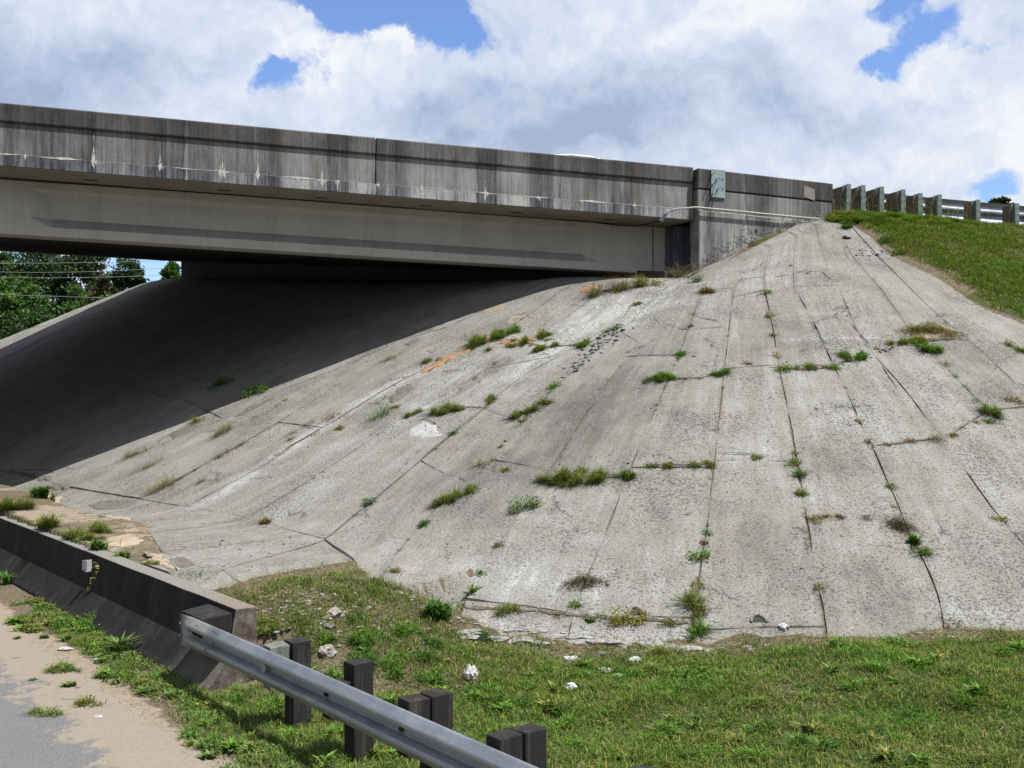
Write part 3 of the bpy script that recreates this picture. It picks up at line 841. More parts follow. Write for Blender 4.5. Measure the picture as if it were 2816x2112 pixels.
# dark soil lining the joints is the ground sheet itself, 16 cm down; dirt strips fill the widest ones
def ribbon(pts_plan, width, zfn, lift, name, mat, parent, jag=0.5, seed=1, taper=True):
    pl = resample(pts_plan, max(4, int(np.hypot(*np.diff(np.asarray(pts_plan), axis=0).T).sum() / 0.07)))
    r = np.random.default_rng(seed)
    T = np.gradient(pl, axis=0); T /= np.linalg.norm(T, axis=1)[:, None] + 1e-9
    Nn = np.c_[-T[:, 1], T[:, 0]]
    n = len(pl)
    w = width * (1 + jag * r.uniform(-1, 1, n))
    if taper: w *= np.clip(np.minimum(np.arange(n), np.arange(n)[::-1]) / 3.0, 0.05, 1)
    pl = pl + Nn * (r.uniform(-1, 1, n) * width * jag * 0.6)[:, None]
    L = pl + Nn * w[:, None] / 2; R = pl - Nn * w[:, None] / 2
    V = np.r_[np.c_[L, zfn(L[:, 0], L[:, 1]) + lift], np.c_[R, zfn(R[:, 0], R[:, 1]) + lift]]
    i = np.arange(n - 1)
    return V, np.stack([i, n + i, n + i + 1, i + 1], 1)

def merge_build(name, parts, mat, parent=None, attrs=None):
    Vs, Fs, b = [], [], 0
    for V, f in parts:
        Vs.append(V); Fs.append(f + b); b += len(V)
    return link(name, mesh_np(name, np.concatenate(Vs), np.concatenate(Fs)), mat, parent)

M_FLATDARK = mat_simple('spall_base', (0.08, 0.075, 0.065), (0.15, 0.138, 0.12), 9, bumpd=0.02)
M_TAN = mat_simple('sandy_base', (0.17, 0.135, 0.10), (0.26, 0.215, 0.17), 9, bumpd=0.01)
M_ORANGE = mat_simple('orange_sand', (0.21, 0.12, 0.06), (0.33, 0.205, 0.12), 12, bumpd=0.01)
M_PALE = mat_simple('pale_mortar', (0.25, 0.25, 0.25), (0.36, 0.36, 0.36), 8, bumpd=0.008)
M_SAND = mat_simple('pale_sand', (0.25, 0.195, 0.14), (0.35, 0.285, 0.22), 5, bumpd=0.01)

def drape_patch(poly_px, lift, name, mat, fn=pave_fn, rough=0.055, seed=1, edge=True, label=None):
    """a thin irregular patch draped on the surface; outline jittered; with a broken edge lip on its upper side"""
    P = on_pave([p[0] for p in poly_px], [p[1] for p in poly_px]) if fn is pave_fn else np.c_[cast(fn, [p[0] for p in poly_px], [p[1] for p in poly_px])[:2]]
    P = np.r_[P, P[:1]]
    R = resample(P, max(24, int(np.hypot(*np.diff(P, axis=0).T).sum() / 0.06)))[:-1]
    R = R + rough * np.c_[fast_noise(R[:, 0], R[:, 1], 14, seed), fast_noise(R[:, 0], R[:, 1], 15, seed + 1)] * 2.0
    c = R.mean(0); n = len(R); V = []; Fq = []
    rings = [1.0, 0.9, 0.6, 0.3, 0.05]
    for k, q in enumerate(rings):
        Q = c + (R - c) * q
        z = fn(Q[:, 0], Q[:, 1]) + lift * (0.15 if k == 0 else 1.0)
        V.append(np.c_[Q, z])
    i = np.arange(n)
    for k in range(len(rings) - 1):
        Fq.append(np.stack([k * n + i, k * n + (i + 1) % n, (k + 1) * n + (i + 1) % n, (k + 1) * n + i], 1))
    me = mesh_np(name, np.concatenate(V), np.concatenate(Fq), smooth=True)
    o = link(name, me, mat, paving)
    if label: o['label'] = label
    return o

def crack_shade_strip(px_pts, width=0.03, seed=1):
    return ribbon(on_pave([p[0] for p in px_pts], [p[1] for p in px_pts]), width, pave_fn, 0.018, '', None, None, 0.7, seed)

PATCHES = [
 ([(1120, 1190), (1135, 1172), (1160, 1160), (1190, 1168), (1215, 1188), (1222, 1200), (1180, 1207), (1130, 1204)], M_PALE, 'pale mortar patch bared by a flaked surface'),
 ([(1325, 855), (1350, 840), (1395, 840), (1388, 852), (1350, 866), (1330, 866)], M_TAN, None),
 ([(1378, 890), (1410, 874), (1445, 872), (1430, 885), (1400, 896)], M_TAN, None),
 ([(965, 1042), (985, 1028), (1008, 1022), (1012, 1030), (990, 1042)], M_TAN, None),
 ([(900, 1072), (940, 1055), (970, 1042), (955, 1058), (915, 1080)], M_TAN, None),
 ([(1165, 1020), (1200, 992), (1260, 962), (1330, 930), (1360, 918), (1365, 926), (1290, 965), (1215, 1003), (1175, 1024)], M_ORANGE, 'orange sand washed along a joint'),
 ([(1360, 945), (1395, 935), (1470, 930), (1475, 943), (1400, 948)], M_ORANGE, None),
 ([(1590, 797), (1625, 786), (1650, 792), (1640, 802), (1600, 804)], M_ORANGE, None),
 ([(1060, 1110), (1085, 1080), (1130, 1055), (1145, 1060), (1115, 1085), (1085, 1108)], M_FLATDARK, None),
 ([(1150, 918), (1190, 902), (1200, 908), (1175, 920)], M_FLATDARK, None),
 ([(1110, 950), (1150, 930), (1168, 935), (1130, 955)], M_FLATDARK, None),
 ([(470, 1195), (490, 1185), (540, 1165), (560, 1170), (520, 1195), (490, 1213), (472, 1212)], M_FLATDARK, None),
 ([(518, 1222), (545, 1198), (590, 1185), (580, 1200), (540, 1222)], M_FLATDARK, None),
 ([(640, 1150), (700, 1115), (760, 1090), (755, 1100), (690, 1135), (660, 1152)], M_FLATDARK, None),
 ([(640, 1200), (680, 1195), (695, 1200), (665, 1222), (645, 1222)], M_FLATDARK, None),
 ([(835, 1170), (870, 1150), (900, 1130), (905, 1145), (880, 1172), (850, 1178)], M_FLATDARK, None),
 ([(388, 1345), (420, 1338), (470, 1330), (440, 1352), (405, 1360)], M_FLATDARK, None),
 ([(125, 1343), (150, 1331), (185, 1332), (200, 1338), (175, 1348), (140, 1349)], M_FLATDARK, 'dark oval stain of flaked apron surface'),
 ([(100, 1313), (120, 1308), (150, 1312), (140, 1322), (110, 1323)], M_FLATDARK, None),
 ([(240, 1392), (280, 1383), (340, 1380), (375, 1384), (340, 1400), (270, 1404)], M_FLATDARK, None),
 ([(60, 1370), (120, 1362), (170, 1370), (150, 1388), (90, 1392)], M_SAND, None),
 ([(210, 1424), (290, 1418), (370, 1426), (340, 1446), (330, 1480), (290, 1492), (270, 1465), (225, 1448)], M_SAND, 'bare patch of pale sand on the apron'),
 ([(290, 1475), (360, 1470), (395, 1492), (345, 1505), (300, 1502)], M_SAND, None),
 ([(400, 1520), (440, 1528), (500, 1560), (480, 1572), (420, 1550)], M_SAND, None),
 ([(455, 1545), (500, 1537), (540, 1550), (520, 1562), (475, 1562)], M_FLATDARK, None),
 ([(250, 1308), (310, 1278), (340, 1266), (335, 1275), (290, 1300), (265, 1310)], M_TAN, None),
 ([(540, 1262), (610, 1225), (690, 1180), (700, 1184), (620, 1232), (560, 1268)], M_TAN, None),
 ([(2505, 930), (2550, 905), (2600, 893), (2630, 905), (2600, 925), (2540, 940)], M_TAN, None),
 ([(1940, 1700), (1925, 1640), (1915, 1600), (1905, 1610), (1900, 1700), (1915, 1740)], M_SOIL, None),
]
for k, (pp, mm, lb) in enumerate(PATCHES):
    drape_patch(pp, 0.026 if mm is not M_PALE else 0.024, 'patch', mm, seed=100 + 3 * k, label=lb)

LIPS = [[(1142, 1162), (1160, 1155), (1190, 1162), (1218, 1186)], [(1120, 1188), (1140, 1168)], [(1330, 862), (1360, 866), (1395, 850)], [(1400, 870), (1425, 866), (1445, 874)],
        [(955, 1042), (975, 1030), (1005, 1022), (1012, 1026)], [(895, 1072), (930, 1058), (965, 1042)], [(840, 1055), (880, 1030)], [(705, 1090), (760, 1098), (765, 1094)],
        [(785, 1160), (830, 1168)], [(1005, 1112), (1070, 1112)], [(1075, 1138), (1120, 1140)], [(820, 1175), (855, 1180), (862, 1182)], [(868, 1125), (895, 1128)],
        [(430, 1218), (480, 1190), (540, 1165)], [(640, 1208), (672, 1200), (700, 1196)], [(505, 1232), (520, 1222), (545, 1200)],
        [(0, 1300), (60, 1294), (120, 1295), (150, 1304)], [(240, 1390), (290, 1380), (350, 1380), (375, 1386)], [(470, 1410), (500, 1404), (540, 1410)], [(385, 1458), (430, 1446), (470, 1438)],
        [(250, 1345), (275, 1343), (250, 1352)], [(375, 1464), (385, 1470), (372, 1480)], [(590, 1415), (530, 1422), (500, 1428)], [(1700, 984), (1760, 978), (1860, 982)], [(1850, 905), (1900, 908), (1990, 900), (2005, 905)],
        [(1900, 870), (1960, 880), (1985, 892)], [(1965, 1246), (2060, 1250), (2170, 1262)], [(1310, 1302), (1290, 1318)], [(2120, 765), (2185, 755), (2235, 740)], [(2030, 770), (2080, 765), (2120, 758)],
        [(2390, 718), (2395, 712)], [(2420, 1000), (2470, 1075)], [(2330, 880), (2400, 960)], [(2040, 1742), (2110, 1760), (2180, 1752), (2250, 1740)], [(1945, 1710), (2010, 1720)], [(600, 1505), (612, 1490)],
        [(1280, 1160), (1240, 1195)], [(925, 1455), (945, 1448)], [(2255, 745), (2290, 775)], [(860, 1380), (800, 1425)], [(700, 1300), (660, 1330)]]
merge_build('crack', [crack_shade_strip(p, 0.014, 7 + i) for i, p in enumerate(LIPS)], M_DARKGAP, paving)['kind'] = 'stuff'  # dark strips draw cracks and the painted shadow along broken patch edges
DIRT = [([(1262, 1672), (1400, 1678), (1582, 1694), (1750, 1706), (1905, 1716)], 0.05), ([(1912, 1700), (1918, 1640), (1925, 1590)], 0.07), ([(408, 1357), (470, 1330), (528, 1301), (646, 1236), (707, 1199)], 0.07),
        ([(768, 1163), (866, 1102), (910, 1073), (972, 1028)], 0.06), ([(312, 1277), (402, 1244), (480, 1208)], 0.06), ([(879, 1181), (830, 1210), (760, 1250)], 0.04), ([(2110, 1010), (2204, 1017), (2285, 1014)], 0.035),
        ([(2470, 950), (2560, 935), (2640, 930)], 0.06), ([(1836, 1045), (1932, 1040), (1990, 1022)], 0.03), ([(1776, 1282), (1962, 1280)], 0.035), ([(1500, 1322), (1740, 1312)], 0.05), ([(1200, 1118), (1345, 1122)], 0.04),
        ([(1416, 1150), (1500, 1100)], 0.04), ([(2396, 1229), (2500, 1216), (2590, 1206)], 0.03), ([(1270, 943), (1420, 938), (1500, 955), (1600, 950)], 0.05)]
merge_build('joint_dirt', [ribbon(on_pave([p[0] for p in pl], [p[1] for p in pl]), w_, pave_fn, 0.014, '', None, None, 0.6, 70 + i) for i, (pl, w_) in enumerate(DIRT)], M_SOIL, paving)['kind'] = 'stuff'
# chalk line along the wall foot and dark lip where slabs meet the wing wall come from real gaps
# ------------------------------------------------------------------ overpass
def bpt(u, w, z):
    return (N0[0] + UB[0] * u + WB[0] * w, N0[1] + UB[1] * u + WB[1] * w, z)
def bpx(px, py, w=0.0):
    kx = (px - CX) / F
    Y = (w + N0 @ WB) / (kx * WB[0] + WB[1])
    X = kx * Y
    return (X - N0[0]) * UB[0] + (Y - N0[1]) * UB[1], CAMZ + (CY - py) / F * Y
_ua, _za = bpx(0, 283); _ub, _zb = bpx(1876, 458)
def ztop(u):
    return _za + (_zb - _za) * (u - _ua) / (_ub - _ua)
def zr(px, py, w=0.0):
    u, z = bpx(px, py, w); return z - ztop(u)
def sup(w):
    return 0.105 * max(0.0, -w - 1.2)

bridge = empty('overpass_bridge', bpt(-8, -14, 0), 'long weathered grey concrete highway overpass on I-shaped girders', 'bridge')

def extrude(prof, u0, u1, name, mat, parent=bridge, n=None, zoff=0.0, closed=True, bevel=0.0, skew=0.0):
    """prof: list of (w, zrel) going round; extruded along the fascia. u shifts by skew*w at both ends"""
    n = n or max(1, int(abs(u1 - u0) / 3))
    V, UVs, Fc = [], [], []
    k = len(prof)
    per = [0.0]
    for i in range(1, k):
        per.append(per[-1] + math.hypot(prof[i][0] - prof[i - 1][0], prof[i][1] - prof[i - 1][1]))
    for i in range(n + 1):
        for j, (w, z) in enumerate(prof):
            sk = skew * w
            u = u0 + (u1 - u0) * i / n + sk
            V.append(bpt(u, w, ztop(u) + z + zoff)); UVs.append((u, per[j]))
    for i in range(n):
        for j in range(k if closed else k - 1):
            j2 = (j + 1) % k
            Fc.append([i * k + j, i * k + j2, (i + 1) * k + j2, (i + 1) * k + j])
    if closed:
        Fc.append(list(range(k))[::-1]); Fc.append([n * k + j for j in range(k)])
    me = mesh_np(name, np.array(V), Fc, uv=np.array(UVs))
    bm = bmesh.new(); bm.from_mesh(me); bmesh.ops.recalc_face_normals(bm, faces=bm.faces); bm.to_mesh(me); bm.free()
    o = link(name, me, mat, parent)
    if bevel:
        m = o.modifiers.new('bevel', 'BEVEL'); m.width = bevel; m.segments = 2; m.limit_method = 'ANGLE'; m.angle_limit = math.radians(35)
    return o

uL = -52.0; uE = bpx(1904, 470)[0]; uJ = bpx(1033, 380)[0]
zc = zr(1030, 422, 0.05); zl = zr(1030, 506); zb = zr(1030, 536)
for (a, b) in ((uL, uJ - 0.012), (uJ + 0.012, uE)):
    extrude([(0.055, -0.02), (0.05, zc), (0.02, zc - 0.035), (-0.28, zc - 0.035), (-0.28, 0), (0.02, 0)], a, b, 'coping', M_COPE, bevel=0.012)
    extrude([(0.0, zc - 0.037), (0.0, zl), (-0.27, zl), (-0.27, zc - 0.037)], a, b, 'parapet_panel', M_PARA)
# deck with its outer edge band
ueW = lambda w: 0.413
deck_prof = [(0.032, zl - 0.003), (0.032, zb), (-1.2, zb + 0.02), (-28.4, zb + 0.02 + sup(-28.4)), (-28.4, zl + 0.02 + sup(-28.4)), (-1.2, zl)]
extrude(deck_prof[:2] + [(-0.3, zb + 0.006), (-0.3, zl)], uL, uE + 0.02, 'deck_edge', M_EDGE)
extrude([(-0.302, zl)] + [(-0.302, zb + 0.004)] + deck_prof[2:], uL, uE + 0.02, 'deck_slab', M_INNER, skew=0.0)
M_DECKTOP = None
# far parapet
extrude([(-28.1, zl + sup(-28.1) + 0.03), (-28.4, zl + sup(-28.4) + 0.03), (-28.4, 0.1 + sup(-28.4)), (-28.1, 0.1 + sup(-28.4))], uL, uE, 'parapet_panel', M_PARA)
# soffit sheet a little below the deck band so the underside keeps its own paler concrete
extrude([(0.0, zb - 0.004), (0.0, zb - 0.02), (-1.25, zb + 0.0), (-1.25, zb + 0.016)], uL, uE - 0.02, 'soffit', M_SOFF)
for px in (250, 617, 888, 1175, 1423, 1680):
    u, z = bpx(px, 0, -0.7)
    mb = MB(); c = bpt(u, -0.72, ztop(u) + zb - 0.014)
    mb.box(c, 0.26, 0.05, 0.016, ax=(UB[0], UB[1], 0)); mb.build('drain_slot', M_DARKGAP, bridge)

# girders
uG = bpx(1795, 700, -1.2)[0]; uGL = bpx(-230, 600, -1.2)[0]
zg_top = zb - 0.015
zg_bot = bpx(1000, 704, -1.2)[1] - ztop(bpx(1000, 704, -1.2)[0])
GH = zg_top - zg_bot
def girder_prof(w0, web, top, bot):
    h = GH
    c = w0 - bot / 2
    P = [(c + top / 2, zg_top), (c + top / 2, zg_top - 0.17), (c + web / 2, zg_top - 0.17 - 0.11), (c + web / 2, zg_bot + 0.19 + 0.20), (c + bot / 2, zg_bot + 0.19), (c + bot / 2, zg_bot + 0.015), (c + bot / 2 - 0.015, zg_bot),
         (c - bot / 2 + 0.015, zg_bot), (c - bot / 2, zg_bot + 0.015), (c - bot / 2, zg_bot + 0.19), (c - web / 2, zg_bot + 0.39), (c - web / 2, zg_top - 0.28), (c - top / 2, zg_top - 0.17), (c - top / 2, zg_top)]
    return [(w, z + sup(w0)) for w, z in P]
M_LEDGE = mat_bridge('shaded_grimy_ledge', (0.24, 0.233, 0.212), (0.32, 0.312, 0.287), (0.40, 0.39, 0.36), 0.5, 0.1, 0.1)  # ledge coloured darker for the bounce light it lacks, plus some grime
def girder(w0, ua, ub_, mat=None, endl=1.15):
    """I-girder with thickened end blocks, lofted through stations"""
    st = [(ua, 0.52), (ua + endl, 0.52), (ua + endl + 0.4, 0.18), (ub_ - 1.75, 0.18), (ub_ - 1.35, 0.52), (ub_, 0.52)]
    V, UVs, Fc = [], [], []
    k = 14
    for (u, web) in st:
        pr = girder_prof(w0, web, 0.52 if web > 0.3 else 0.42, 0.56)
        acc = 0
        for j, (w, z) in enumerate(pr):
            if j: acc += math.hypot(w - pr[j - 1][0], z - pr[j - 1][1])
            V.append(bpt(u, w, ztop(u) + z)); UVs.append((u, acc))
    n = len(st) - 1
    for i in range(n):
        for j in range(k):
            j2 = (j + 1) % k
            Fc.append([i * k + j, i * k + j2, (i + 1) * k + j2, (i + 1) * k + j])
    Fc.append(list(range(k))[::-1]); Fc.append([n * k + j for j in range(k)])
    me = mesh_np('girder', np.array(V), Fc, uv=np.array(UVs))
    bm = bmesh.new(); bm.from_mesh(me); bmesh.ops.recalc_face_normals(bm, faces=bm.faces); bm.to_mesh(me); bm.free()
    me.materials.append(mat or M_GIRD); me.materials.append(M_LEDGE)
    for i in (2,):
        me.polygons[i * k + 3].material_index = 1
    return link('girder', me, None, bridge)
SK = 0.413
for k in range(13):
    w0 = -1.2 - 2.42 * k
    if w0 < -28.2: break
    ue = uG + SK * (w0 + 1.2)
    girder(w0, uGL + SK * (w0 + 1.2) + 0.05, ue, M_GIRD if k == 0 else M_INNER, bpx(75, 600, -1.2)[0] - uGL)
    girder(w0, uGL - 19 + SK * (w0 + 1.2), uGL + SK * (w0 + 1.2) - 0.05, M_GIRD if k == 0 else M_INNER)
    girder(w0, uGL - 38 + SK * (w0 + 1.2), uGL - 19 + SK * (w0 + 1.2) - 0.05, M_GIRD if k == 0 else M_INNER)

def u_end(w): return uG + SK * (w + 1.2)
def skew_box(w_a, w_b, du0, du1, z0a, z1a, z0b, z1b, name, mat, zref=True):
    """box following the abutment line between two stations; du measured along the fascia from the girder ends"""
    P = []
    for (z_a, z_b) in ((z0a, z0b), (z1a, z1b)):
        for (w, du, zz) in ((w_a, du0, z_a), (w_a, du1, z_a), (w_b, du1, z_b), (w_b, du0, z_b)):
            u = u_end(w) + du
            P.append(bpt(u, w, ztop(u) + zz + (sup(w) if zref else 0)))
    mb = MB(); mb.hexa(P)
    mb.uv = [(p[1], p[2]) for p in P]
    return mb.build(name, mat, bridge, bevel=0.01)
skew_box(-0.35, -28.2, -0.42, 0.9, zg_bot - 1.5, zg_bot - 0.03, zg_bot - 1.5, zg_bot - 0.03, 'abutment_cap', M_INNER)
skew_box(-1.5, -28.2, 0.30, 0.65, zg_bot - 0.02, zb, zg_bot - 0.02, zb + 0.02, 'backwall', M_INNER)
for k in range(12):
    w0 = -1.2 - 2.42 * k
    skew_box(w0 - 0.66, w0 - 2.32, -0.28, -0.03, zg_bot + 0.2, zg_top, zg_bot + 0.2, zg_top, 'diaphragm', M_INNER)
# piers and far abutment carrying the spans left of the frame
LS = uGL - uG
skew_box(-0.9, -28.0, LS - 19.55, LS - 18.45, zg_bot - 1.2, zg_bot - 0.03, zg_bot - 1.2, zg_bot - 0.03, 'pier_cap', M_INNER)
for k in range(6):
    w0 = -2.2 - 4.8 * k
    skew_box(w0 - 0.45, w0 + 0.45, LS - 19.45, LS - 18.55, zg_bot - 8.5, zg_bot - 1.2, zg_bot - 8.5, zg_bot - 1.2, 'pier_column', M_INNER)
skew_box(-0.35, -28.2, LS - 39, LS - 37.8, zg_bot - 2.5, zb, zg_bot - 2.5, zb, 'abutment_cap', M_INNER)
# end diaphragm closing the fascia bay, and the dark recessed panel by the wing wall
uD0 = bpx(1797, 650, -1.2)[0]; uD1 = bpx(1843, 650, -1.2)[0]
extrude([(-1.22, zg_top), (-1.22, zg_bot), (-2.0, zg_bot), (-2.0, zg_top)], uD0 + 0.012, uD1, 'diaphragm', M_GIRD)
uP0 = bpx(1851, 650, -0.75)[0]; uP1 = bpx(1915, 650, -0.75)[0]
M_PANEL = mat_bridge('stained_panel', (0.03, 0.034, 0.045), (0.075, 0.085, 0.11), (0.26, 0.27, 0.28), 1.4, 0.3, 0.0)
zt1 = bpx(1880, 622, -0.75)[1] - ztop(uP0); 
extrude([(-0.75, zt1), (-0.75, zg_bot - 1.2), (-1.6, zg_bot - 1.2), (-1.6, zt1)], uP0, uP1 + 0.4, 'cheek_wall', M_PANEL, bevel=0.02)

# wing wall with its parapet end block
WF = 0.20
uW0 = bpx(1919, 600, WF)[0]; uW1 = bpx(2291, 520, WF)[0]
zgv = (bpx(1940, 518, WF)[1] - ztop(bpx(1940, 518, WF)[0]))
def wz(px, py, w=WF):
    u, z = bpx(px, py, w); return z
def wall_block(name, u0, u1, w0, w1, ztl, ztr, zbl, zbr, mat, bevel=0.012):
    P = [bpt(u0, w0, zbl), bpt(u1, w0, zbr), bpt(u1, w1, zbr), bpt(u0, w1, zbl), bpt(u0, w0, ztl), bpt(u1, w0, ztr), bpt(u1, w1, ztr), bpt(u0, w1, ztl)]
    # subdivide along the length for nothing; uv in metres
    mb = MB(); mb.hexa(P)
    mb.uv = [(u0, ztl - zbl + 5), (u1, ztr - zbr + 5), (u1, ztr - zbr + 5), (u0, ztl - zbl + 5), (u0, 5), (u1, 5), (u1, 5), (u0, 5)]
    return mb.build(name, mat, bridge, bevel=bevel)
zTL, zTR = wz(1919, 462), wz(2291, 505)
zGL, zGR = wz(1919, 517), wz(2291, 555)
zLL, zLR = wz(1919, 580), wz(2291, 617)
wall_block('parapet_end_block', uW0, uW1, WF, -0.16, zTL, zTR, zGL, zGR, M_COPE, 0.02)
wall_block('groove', uW0 + 0.01, uW1 - 0.01, WF - 0.035, -0.15, zGL, zGR, zGL - 0.03, zGR - 0.03, M_DARKGAP, 0)
wall_block('parapet_end_block', uW0, uW1 - 0.02, WF - 0.01, -0.16, zGL - 0.03, zGR - 0.03, zLL, zLR, M_PARA, 0.008)
wall_block('wing_wall', uW0 - 0.0, uW1 + 0.3, WF + 0.06, -0.2, zLL, zLR - 0.02, 3.0, 4.2, M_WING, 0.012)
# chalky line on the ledge and crusted gunite above the slope joint
def strip_uz(pts, wdt, w, name, mat, seed, jag=0.8, res=0.05):
    """ragged flat crust on a fascia-parallel face; pts in (u, z)"""
    pl = resample(np.array(pts), max(3, int(np.hypot(*np.diff(np.array(pts), axis=0).T).sum() / res)))
    r = np.random.default_rng(seed); n = len(pl)
    T = np.gradient(pl, axis=0); T /= np.linalg.norm(T, axis=1)[:, None] + 1e-9; Nn = np.c_[-T[:, 1], T[:, 0]]
    sm = np.convolve(r.uniform(-1, 1, n + 4), np.ones(5) / 5, 'valid') * 2.0
    wd = np.clip((wdt if np.ndim(wdt) == 0 else np.interp(np.linspace(0, 1, n), np.linspace(0, 1, len(wdt)), wdt)) * (1 + jag * sm + 0.3 * r.uniform(-1, 1, n)), 0.002, 1)
    A = pl + Nn * (wd / 2)[:, None]; B = pl - Nn * (wd / 2)[:, None]
    V = np.array([bpt(a, w, z) for a, z in A] + [bpt(a, w, z) for a, z in B])
    i = np.arange(n - 1)
    return V, np.stack([i, n + i, n + i + 1, i + 1], 1)
parts = []
zel = lambda u: ztop(u) + zl
us = np.arange(-22, uE - 0.25, 0.1)
r_ = np.random.default_rng(5)
seg = []
for i, u in enumerate(us):
    seg.append((u, zel(u) - 0.004 + 0.012 * math.sin(u * 7) * r_.uniform(0, 1)))
wid = 0.003 + 0.075 * np.clip(fast_noise(us, us * 0, 3.4, 3) + 0.04, 0, 1) * np.where(us < bpx(950, 0)[0], 1.4, 0.7)
parts.append(strip_uz(seg, wid, 0.036, '', None, 11, 0.5))
for px, h1, h2, wd in ((258, 0.55, 0.2, 0.035), (440, 0.50, 0.22, 0.035), (612, 0.52, 0.24, 0.055), (708, 0.55, 0.18, 0.05), (885, 0.3, 0.22, 0.05), (1335, 0.30, 0.2, 0.055), (928, 0.03, 0.24, 0.02), (1160, 0.15, 0.1, 0.02), (1745, 0.2, 0.12, 0.02), (180, 0.08, 0.02, 0.04), (70, 0.05, 0.1, 0.04), (820, 0.05, 0.15, 0.04), (1040, 0.05, 0.12, 0.03), (1480, 0.04, 0.14, 0.03), (1600, 0.06, 0.1, 0.03)):
    u = bpx(px, 450)[0]
    q = random.Random(px)
    m_ = 4 + int(wd * 160)
    for e_ in range(m_):
        du = q.gauss(0, wd * 0.75); fa = math.exp(-(du / wd) ** 2)
        L_ = h1 * (1.0 if e_ == 0 else q.uniform(0.08, 0.5) * fa); w_ = q.uniform(0.006, 0.016)
        if e_ == 0: du = 0
        parts.append(strip_uz([(u + du, zel(u) + L_), (u + du * 0.9 + q.gauss(0, .006), zel(u) + L_ * 0.5), (u + du, zel(u) - 0.003)], [0.003, w_ * 0.7, w_ * 1.8], 0.004 + 0.0002 * e_, '', None, px + e_, 1.0, 0.015))
        L2 = h2 * q.uniform(0.15, 1.0) * (0.5 + 0.5 * fa)
        parts.append(strip_uz([(u + du, zel(u)), (u + du + q.gauss(0, .008), zel(u) - L2)], [w_ * 2.0, w_ * 1.2, 0.003], 0.036 + 0.0002 * e_, '', None, px + 31 + e_, 1.0, 0.015))
merge_build('efflorescence', parts, M_EFFL, bridge)['kind'] = 'stuff'
lp = [(uW0 + 0.02, zLL), (uW1 - 0.1, zLR)]
merge_build('mortar_line', [strip_uz(lp, 0.02, WF + 0.063, '', None, 3, 0.6)], M_EFFL, bridge)['kind'] = 'stuff'
# gunite spatter on the wall foot
chips = MB(); rr = random.Random(4)
for _ in range(420):
    u = uW0 + 0.1 + rr.random() * (uW1 - uW0 - 0.4)
    X_, Y_, _z = bpt(u, WF + 0.06, 0)
    z0 = float(pave_fn(np.array([X_]), np.array([Y_]))[0])
    hh = abs(rr.gauss(0, 0.10)) * (1.6 if (u - uW0) < 0.55 * (uW1 - uW0) else 0.6)
    s_ = rr.uniform(0.008, 0.022)
    chips.box(bpt(u, WF + 0.062, z0 + 0.03 + hh), s_ * 1.5, 0.012, s_, ax=(UB[0], UB[1], rr.uniform(-.5, .5)))
o = chips.build('gunite_spatter', mat_simple('gunite_spatter', (0.11, 0.12, 0.12), (0.21, 0.225, 0.225), 20, bumpd=0.01), bridge); o['kind'] = 'stuff'

# bolt plate
u0, z0 = bpx(1975, 505, WF + 0.02)
plate = MB(); plate.box(bpt(u0, WF + 0.015, z0), 0.36, 0.022, 0.655, ax=(UB[0], UB[1], -0.03))
plate_o = plate.build('bolt_plate', M_BLUESTEEL, bridge, bevel=0.004)
for bx, by, ln in ((390, 215, 0.19), (450, 285, 0.2), (400, 345, 0.2), (465, 410, 0.2), (395, 480, 0.18), (505, 292, 0.012), (508, 420, 0.012)):
    u, z = bpx(1880 + bx * 0.2125, 430 + by * 0.2125, WF + 0.12 if ln > 0.1 else WF + 0.03)
    b = MB(); b.tube([bpt(u, WF + 0.02, z), bpt(u, WF + 0.028 + ln, z)], 0.011 if ln > 0.1 else 0.015, 8)
    if ln > 0.1:
        b.tube([bpt(u, WF + 0.028, z), bpt(u, WF + 0.052, z)], 0.026, 6)
    bo = b.build('bolt', M_PIPE if ln > 0.1 else M_DARKGAP, bridge)
    bo.parent = plate_o; bo.matrix_parent_inverse = Matrix.Identity(4)
# patch of newer mortar on the end block, pock mark
u1_, z1_ = bpx(2226, 531, WF + 0.004)
mb = MB(); ax = (UB[0], UB[1], -0.28)
mb.box(bpt(u1_, WF - 0.004, z1_), 0.30, 0.02, 0.27, ax=ax); mb.build('mortar_patch', mat_simple('mortar_patch', (0.16, 0.145, 0.13), (0.25, 0.235, 0.215), 6), bridge)
u1_, z1_ = bpx(2080, 636, WF + 0.07)
mb = MB(); mb.tube([bpt(u1_, WF + 0.055, z1_), bpt(u1_, WF + 0.066, z1_)], 0.042, 9); mb.build('form_tie_hole', M_DARKGAP, bridge)

